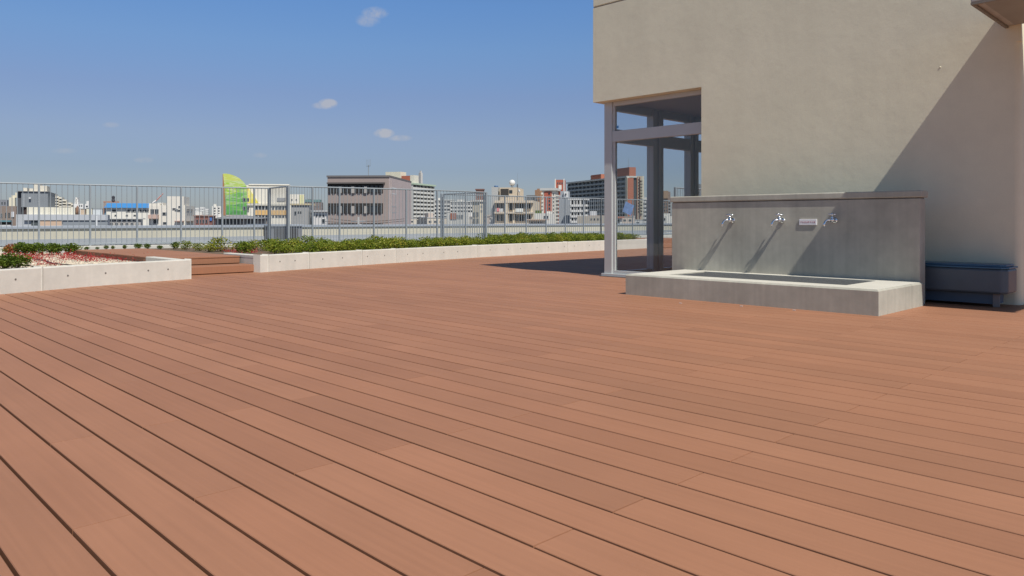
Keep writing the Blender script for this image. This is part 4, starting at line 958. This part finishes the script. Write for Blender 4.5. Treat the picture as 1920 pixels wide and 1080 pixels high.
n = 14; b.win('L', 410, 452, 411, 421, 6, 1, .75, .9); b.win('L', 462, 476, 411, 421, 2, 1, .75, .9); b.win('L', 478, 499, 409.5, 414, 4, 1, .7, .8)
mb = MB(); x0, xm, x1 = b.u(403), b.u(449), b.u(501); za, zb_2 = b.H, b.hz(403); mb.face([(x0, -1, za), (xm, -1, zb_2), (xm, 10, zb_2), (x0, 10, za)]).face([(xm, -1, zb_2), (x1, -1, za), (x1, 10, za), (xm, 10, zb_2)]).face([(x0, -1, za - .1), (x1, -1, za - .1), (xm, -1, zb_2)]).face([(x1, 10, za - .1), (x0, 10, za - .1), (xm, 10, zb_2)]); mb.build('roof', mat('roof_grey', (.34, .345, .36), .6), b.root)
b = Bld('red_brown_house', 'low dark red brown house with one blue panel left of the mural', 'building', 170, 364, 398, 404, 405.5, 8, (.22, .10, .085)); b.win('L', 367, 390, 411, 419, 4, 1, .6, .8); b.box('blue_panel', b.u(393.5), b.u(399) if False else -.05, -.25, -.02, b.hz(414), b.hz(408), (.06, .17, .45)); b.cap(.2, .2, (.3, .18, .15))
b = Bld('white_apartment', 'small white apartment house with square windows left of the mural', 'building', 420, 397.5, 414, 417.5, 386.5, 15, (.70, .68, .62)); b.win('L', 399, 414, 388, 408, 2, 4, .45, .5); b.win('R', 414.5, 417, 388, 408, 1, 4, .4, .5); b.top('roof_room', 400, 404, 382.5, WHT)
for i, (xl, xr, yt, lb) in enumerate(((365, 373, 389.5, 'far white block just right of the white towered building'), (375, 384.5, 388.2, 'far white block in the middle of three left of the small apartment house'), (385, 392, 391.5, 'far white block rightmost of three left of the small apartment house'))):
    b = Bld('far_block', lb, 'building', 700, xl, xr, xr + 1, yt, 8, (.62, .62, .60)); b.win('L', xl + .5, xr - .5, yt + 2, 408, 3, 4, .45, .4)
# --- white building with tower
b = Bld('white_towered_building', 'white building with a taller plain middle tower and scattered dark windows', 'building', 180, 279, 347, 366, 385, 10, (.70, .66, .58))
b.box('tower', b.u(314), b.u(345), -.35, 7, 0, b.hz(368.3), (.71, .67, .59)); b.top('parapet_left', 279, 299, 381.5, (.70, .66, .58), 0.01, .2); b.top('lift_box', 288, 298, 379.5, (.66, .64, .60), .3, .6)
b.win('L', 281.5, 298, 392, 402, 2, 1, .9, .95); b.win('L', 304.5, 317.5, 398, 404, 2, 1, .95, .95); b.win('R', 349, 361, 391, 396, 2, 1, .8, .9); b.win('R', 350, 361, 397.5, 401.5, 3, 1, .35, .8)
b.box('pink_balcony', b.u(280), b.u(298), -1.4, -.02, b.hz(410), b.hz(403), (.52, .37, .31)); b.win('L', 287, 298, 411, 420, 1, 1, .9, .9); b.win('L', 305, 313, 416, 421, 1, 1, .9, .9)
me = winmesh(.75, .45); 
for x, y in ((327, 392), (331.5, 394), (336, 395), (338, 388)): put(me, 'window', b.root, (b.u(x), -.36, b.hz(y)), 0)
b.box('canopy', b.u(329), b.u(346), -1.2, -.36, b.hz(415.5), b.hz(414), (.34, .20, .17)); b.box('canopy', .02, 1.0, b.w(349), b.w(362), b.hz(415), b.hz(414), (.3, .25, .22))
# crane
cr_ = empty('crane', (*(ray(285) * 520), HC + (HZ - 382) * 520 / F - 12), 0, 'distant crane with red and white jib above the white building', 'crane')
k2 = 520 / F; hv = Vector((ray(285).y, -ray(285).x, 0)).normalized()
MB().tube([(0, 0, 0), tuple(Vector((0, 0, 13)))], .5, 6).build('crane_mast', m_steel, cr_)
b0 = Vector((0, 0, 12.2)); e1 = b0 + hv * 7 * k2 + Vector((0, 0, 5 * k2)); e2 = b0 + hv * 19 * k2 + Vector((0, 0, 19 * k2))
MB().tube([b0, e1], .6, 5).build('jib_base', mat('crane_white', (.7, .68, .66), .5), cr_); MB().tube([e1, e2], [.45, .3], 5).build('jib', mat('crane_red', (.55, .24, .2), .5), cr_)
# --- blue roofed warehouse
b = Bld('blue_roof_warehouse', 'white warehouse with bright blue roof and a row of small dark windows', 'building', 230, 199, 281, 284, 390, 4, (.72, .69, .61), depth=14)
mb = MB(); mb.face([(-b.L - .5, -.8, b.H), (.5, -.8, b.H), (.5, 7, b.hz(380.5)), (-b.L - .5, 7, b.hz(380.5))]).face([(.5, -.8, b.H - .01), (-b.L - .5, -.8, b.H - .01), (-b.L - .5, 14.5, b.H - .01), (.5, 14.5, b.H - .01)]).face([(.5, 14.5, b.H), (-b.L - .5, 14.5, b.H), (-b.L - .5, 7, b.hz(380.5)), (.5, 7, b.hz(380.5))]); mb.build('roof', mat('blue_roof', (.06, .26, .58), .5), b.root)
me = winmesh(1.2, .85, cm((.5, .49, .46)))
for x in (214, 240, 249.5, 256.5, 266, 275): put(me, 'window', b.root, (b.u(x), -.02, b.hz(395.5)), 0)
me = winmesh(.7, .5, cm((.6, .59, .55)))
for x in (217, 238, 252.5): put(me, 'window', b.root, (b.u(x), -.02, b.hz(404)), 0)
b.box('blue_corner_panel', b.u(195.5), b.u(199), .3, 6, 0, b.hz(391), (.06, .17, .26))
b = Bld('low_garage', 'low pale garage row with dark openings in front of the blue roofed warehouse', 'building', 140, 203, 264, 268, 411, 5, (.42, .40, .37), depth=8); b.win('L', 204, 262, 412, 416, 7, 1, .7, .8); b.win('L', 204, 262, 417.5, 422, 6, 1, .6, .8); b.cap(.15, .4, (.55, .55, .53))
b = Bld('rust_frame_building', 'rust brown roof frame with dark tank behind the blue roofed warehouse', 'building', 330, 193.5, 222, 224, 390, 4, (.26, .15, .10), depth=6)
b.box('frame_beam', b.u(194), b.u(223), -.2, .6, b.hz(380), b.hz(377.5), (.36, .19, .13)); 
for x in (194.5, 197.5): b.box('frame_post', b.u(x), b.u(x + 1.4), -.1, .5, b.H, b.hz(380.1), (.34, .20, .14))
mb = MB().tube([(b.u(212.5), .2, b.hz(377.4)), (b.u(212.5), .2, b.hz(373)), (b.u(212.5), .2, b.hz(369)), (b.u(212.5), .2, b.hz(367))], [.8, .55, .7, .2], 10).build('dark_tank', mat('tank_dark', (.05, .05, .06), .5), b.root)
# --- grey clad neighbouring building (left)
b = Bld('grey_clad_building', 'near grey metal clad building with boxy penthouse and a cream panel storey', 'building', 95, 30, 202, 206, 402.5, 2, (.42, .44, .46), depth=14)
b.box('fascia', b.u(46), b.u(202), -.35, -.02, b.hz(413), b.hz(402.6), (.44, .46, .49)); b.box('beige_shutter', b.u(74), b.u(117), -.25, -.02, b.hz(424), b.hz(413.2), (.55, .40, .29)); b.box('dark_bay', b.u(59), b.u(73), -.15, -.02, b.hz(424), b.hz(411.5), (.07, .085, .09)); b.box('grey_bay', b.u(118), b.u(202), -.2, -.02, b.hz(424), b.hz(413.2), (.23, .255, .28))
b.box('white_pipe', b.u(180.5), b.u(183), -.45, -.36, b.hz(423), b.hz(405), (.62, .64, .66))
b.box('cream_storey', b.u(50), b.u(140), .2, 9, b.H, b.hz(389.3), (.70, .67, .56)); b.box('dark_gap', b.u(43), b.u(50), .4, 9, b.H, b.hz(389.3), (.045, .03, .028))
mb = MB()
for i in range(9): xx = b.u(51 + i * 10); mb.box(xx, xx + .06, .14, .2, b.H, b.hz(389.6))
mb.build('panel_ribs', cm((.5, .48, .42)), b.root)
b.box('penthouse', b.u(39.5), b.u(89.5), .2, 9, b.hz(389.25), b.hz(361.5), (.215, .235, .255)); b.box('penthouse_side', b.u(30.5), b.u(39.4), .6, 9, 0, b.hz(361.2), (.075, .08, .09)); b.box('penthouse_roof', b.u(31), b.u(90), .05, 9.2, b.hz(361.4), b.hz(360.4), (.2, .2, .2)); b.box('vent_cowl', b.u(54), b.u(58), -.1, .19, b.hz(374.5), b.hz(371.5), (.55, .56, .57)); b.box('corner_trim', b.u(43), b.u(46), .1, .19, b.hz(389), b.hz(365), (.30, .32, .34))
zt_2 = b.H
fg = empty('garden_statue', wp(b, 143.5, 1.5, zt_2), 0, 'slim rust brown rooftop figure shape right of the cream storey', 'figure')
MB().tube([(0, 0, 0), (0, 0, .35), (.02, 0, .75), (0, 0, 1.0), (0, 0, 1.12)], [.22, .28, .2, .1, .04], 8).build('body', mat('rust', (.22, .13, .09), .8), fg, True); MB().tube([(.2, 0, 0), (.28, 0, .5), (.2, .0, .9)], [.07, .09, .03], 6).build('side_limb', mat('rust', (.22, .13, .09), .8), fg, True)
for i, (x0, x1, yt, cc, lb) in enumerate(((149, 158, 391, (.50, .40, .30), 'rooftop box of brown and cream behind the fascia, left'), (160, 171, 389.5, (.60, .57, .46), 'cream rooftop container, middle'), (172, 190, 390.5, (.50, .53, .54), 'pale grey rooftop container with dark lid, right'))):
    o = empty('rooftop_container', wp(b, (x0 + x1) / 2, 3, zt_2), b.root.rotation_euler.z, lb, 'container'); hw = (b.u(x1) - b.u(x0)) / 2; hh = b.hz(yt) - zt_2
    MB().box(-hw, hw, -1, 1, 0, hh - .06).build('body', cm(cc), o); MB().box(-hw - .03, hw + .03, -1.05, 1.05, hh - .06, hh).build('lid', cm((.25, .27, .28)), o)
# --- far left
b = Bld('brown_side_house', 'brown house with white notice at the left picture edge', 'building', 110, -60, 31, 33, 386.5, 3, (.24, .185, .155), depth=12); b.win('L', 0, 5, 400, 408, 1, 1, .8, .9); b.win('L', 8, 20, 396, 410, 2, 1, .5, .6); b.box('white_board', b.u(21), b.u(26.5), -.15, -.02, b.hz(407), b.hz(397), (.6, .6, .62)); b.box('teal_awning', b.u(-40), b.u(22), -2.2, -.02, b.hz(416), b.hz(413), (.10, .22, .26)); b.box('porch', b.u(-40), b.u(22), -2.4, -.02, b.hz(423.5), b.hz(421.5), (.55, .56, .56))
b = Bld('grey_far_block', 'dull grey far block at the very left edge', 'building', 260, -40, 13.5, 16, 374.5, 5, (.20, .21, .235)); b.win('L', -10, 12, 377, 385, 4, 1, .5, .6)
b = Bld('cream_block', 'cream block with stepped roof between the left edge and the dark penthouse side', 'building', 190, 17, 28, 30, 370.5, 6, (.66, .61, .47)); b.top('upper_step', 21, 28, 366, (.66, .61, .47)); b.top('top_step', 29 - 1, 33, 361, (.66, .61, .47), .2, .8)
# stepped mansion
b = Bld('stepped_mansion', 'large cream mansion block stepping down in terraces behind the grey penthouse', 'building', 520, 40, 88, 96, 361, 6, (.60, .56, .47)); NS = 0
for x0, x1, yt in ((42, 50, 352.5), (54, 61, 353.5), (62, 73, 345), (74, 87, 348)): b.top('roof_volume', x0, x1, yt, (.64, .60, .51), .1, .8)
steps = [(89, 95, 362), (96, 103, 362.8), (104, 110, 368), (111, 116, 369.5), (117, 124, 374), (125, 133, 379.5), (134, 139, 381.5)]
for x0, x1, yt in steps:
    b.box('terrace_volume', b.u(x0), b.u(x1 + .9), -2 if False else .3, 14, 0, b.hz(yt), (.60, .56, .47))
    nfl = max(1, int((392 - yt) / 5.2))
    for j in range(nfl): b.box('balcony', b.u(x0), b.u(x1), -.9, .28, b.hz(yt + j * 5.2 + 3.0), b.hz(yt + j * 5.2 + .7), (.68, .64, .54)); b.box('window', b.u(x0 + .8), b.u(x1 - 1), .1, .28, b.hz(yt + j * 5.2 + 5), b.hz(yt + j * 5.2 + 3.2), m_win)
b = Bld('white_tower_house', 'white house with slim turret right of the stepped mansion', 'building', 380, 138.5, 156, 164, 382, 10, (.70, .69, .66)); b.top('turret', 139, 145, 373.5, (.72, .71, .68)); b.top('turret_cap', 140, 143.5, 370, (.66, .64, .6)); b.win('L', 147, 155, 384, 388, 2, 1, .6, .7)
b = Bld('white_dish_house', 'white house with slanted pale roof equipment left of the rust frame', 'building', 360, 158, 166.5, 168.5, 382.5, 8, (.66, .65, .62)); b.win('L', 160, 166, 385, 389, 1, 1, .7, .7)
mb = MB().box(b.u(162), b.u(166.5), 0, .4, b.H, b.H + 1.4); mb.build('roof_panel', cm((.66, .65, .62)), b.root)
# --- generic small far houses filling the skyline
rs = random.Random(12); prot = []
cols = [(.62, .60, .56), (.55, .50, .42), (.42, .42, .42), (.50, .42, .36), (.66, .65, .62), (.36, .30, .26), (.46, .48, .50)]
for i, c in enumerate(cols):
    rt = empty('far_house', (0, 0, 0), 0, 'small low building far off among the city rooftops', 'building', 'far low houses filling the skyline')
    w = rs.uniform(9, 20); h = rs.uniform(8, 14); MB().box(-w / 2, w / 2, -5, 5, 0, h).build('wall', cm(c), rt)
    MB().box(-w / 2 - .2, w / 2 + .2, -5.2, 5.2, h, h + .35).build('roof_edge', cm(rs.choice(cols)), rt)
    MB().box(-w * .3, -w * .05, -2, 2, h + .35, h + 2.4).build('roof_room', cm(rs.choice(cols)), rt)
    me = winmesh(1.5, 1.1)
    for j in range(3):
        for k3 in range(int(w / 3)): put(me, 'window', rt, (-w / 2 + 1.6 + k3 * 2.9, -5.01, h - 1.8 - j * 3), 0)
    prot.append((rt, h))
first = set()
for i in range(120):
    px = -60 + 1420 * (i + rs.random()) / 120; D = rs.uniform(330, 900); yt = rs.uniform(401, 411.5)
    if 560 < px < 800: yt = rs.uniform(404, 412)
    rt, h = rs.choice(prot); zt3 = HC + (HZ - yt) * D / F
    o = rt if rt.name not in first else copy_tree(rt); first.add(rt.name)
    p = ray(px) * D; v = ray(px); o.location = (p.x, p.y, zt3 - h - .35); o.rotation_euler = (0, 0, math.atan2(-v.x, v.y) + rs.uniform(-.5, .5))
# distant mass of buildings
mb = MB()
for i in range(1500):
    px = rs.uniform(-250, 1600); D = rs.uniform(1000, 3200); p = ray(px) * D; w = rs.uniform(8, 22); h = rs.uniform(6, 17) + (rs.random() < .05) * rs.uniform(8, 22)
    mb.box(-w, w, -w, w, 0, h, rs.randrange(3), Matrix.Translation((p.x, p.y, GZ)) @ Matrix.Rotation(rs.uniform(0, 3), 4, 'Z'))
for i in range(500):
    px = rs.uniform(-250, 1600); D = rs.uniform(260, 1000); p = ray(px) * D; w = rs.uniform(5, 9); h = rs.uniform(7, 13.5)
    mb.box(-w, w, -w, w, 0, h, rs.randrange(3), Matrix.Translation((p.x, p.y, GZ)) @ Matrix.Rotation(rs.uniform(0, 3), 4, 'Z'))
o = mb.build('distant_city', [cm((.50, .50, .50)), cm((.42, .39, .36)), cm((.56, .55, .53))]); tag(o, 'mass of countless low city buildings at the horizon', 'city', kind='stuff')

# --- one utility pole with its wires in front of the office block
up = empty('utility_pole', tuple((ray(672) * 88).to_3d() + Vector((0, 0, GZ))), 0, 'pale utility pole with wires in front of the brown grey office block', 'utility pole')
hp = HC + (HZ - 407) * 88 / F - GZ; hv = Vector((ray(672).y, -ray(672).x, 0)).normalized()
MB().tube([(0, 0, 0), (0, 0, hp)], [.17, .12], 8).build('pole', cm((.55, .54, .51)), up); MB().tube([tuple(hv * -.8 + Vector((0, 0, hp - .5))), tuple(hv * .8 + Vector((0, 0, hp - .5)))], .06, 4).build('crossarm', m_steel, up)
MB().tube([(.3, 0, hp - 1.6), (.3, 0, hp - .8)], .22, 8).build('transformer', cm((.5, .5, .5)), up)
for dz, x0, x1 in ((-.45, -4.2, 5.3), (-.2, -3.2, 5.3)):
    P = [hv * (x0 + (x1 - x0) * i / 10) + Vector((0, 0, hp + dz - .3 * math.sin(math.pi * i / 10))) for i in range(11)]
    MB().tube(P, .022, 4).build('wire', m_void, up)
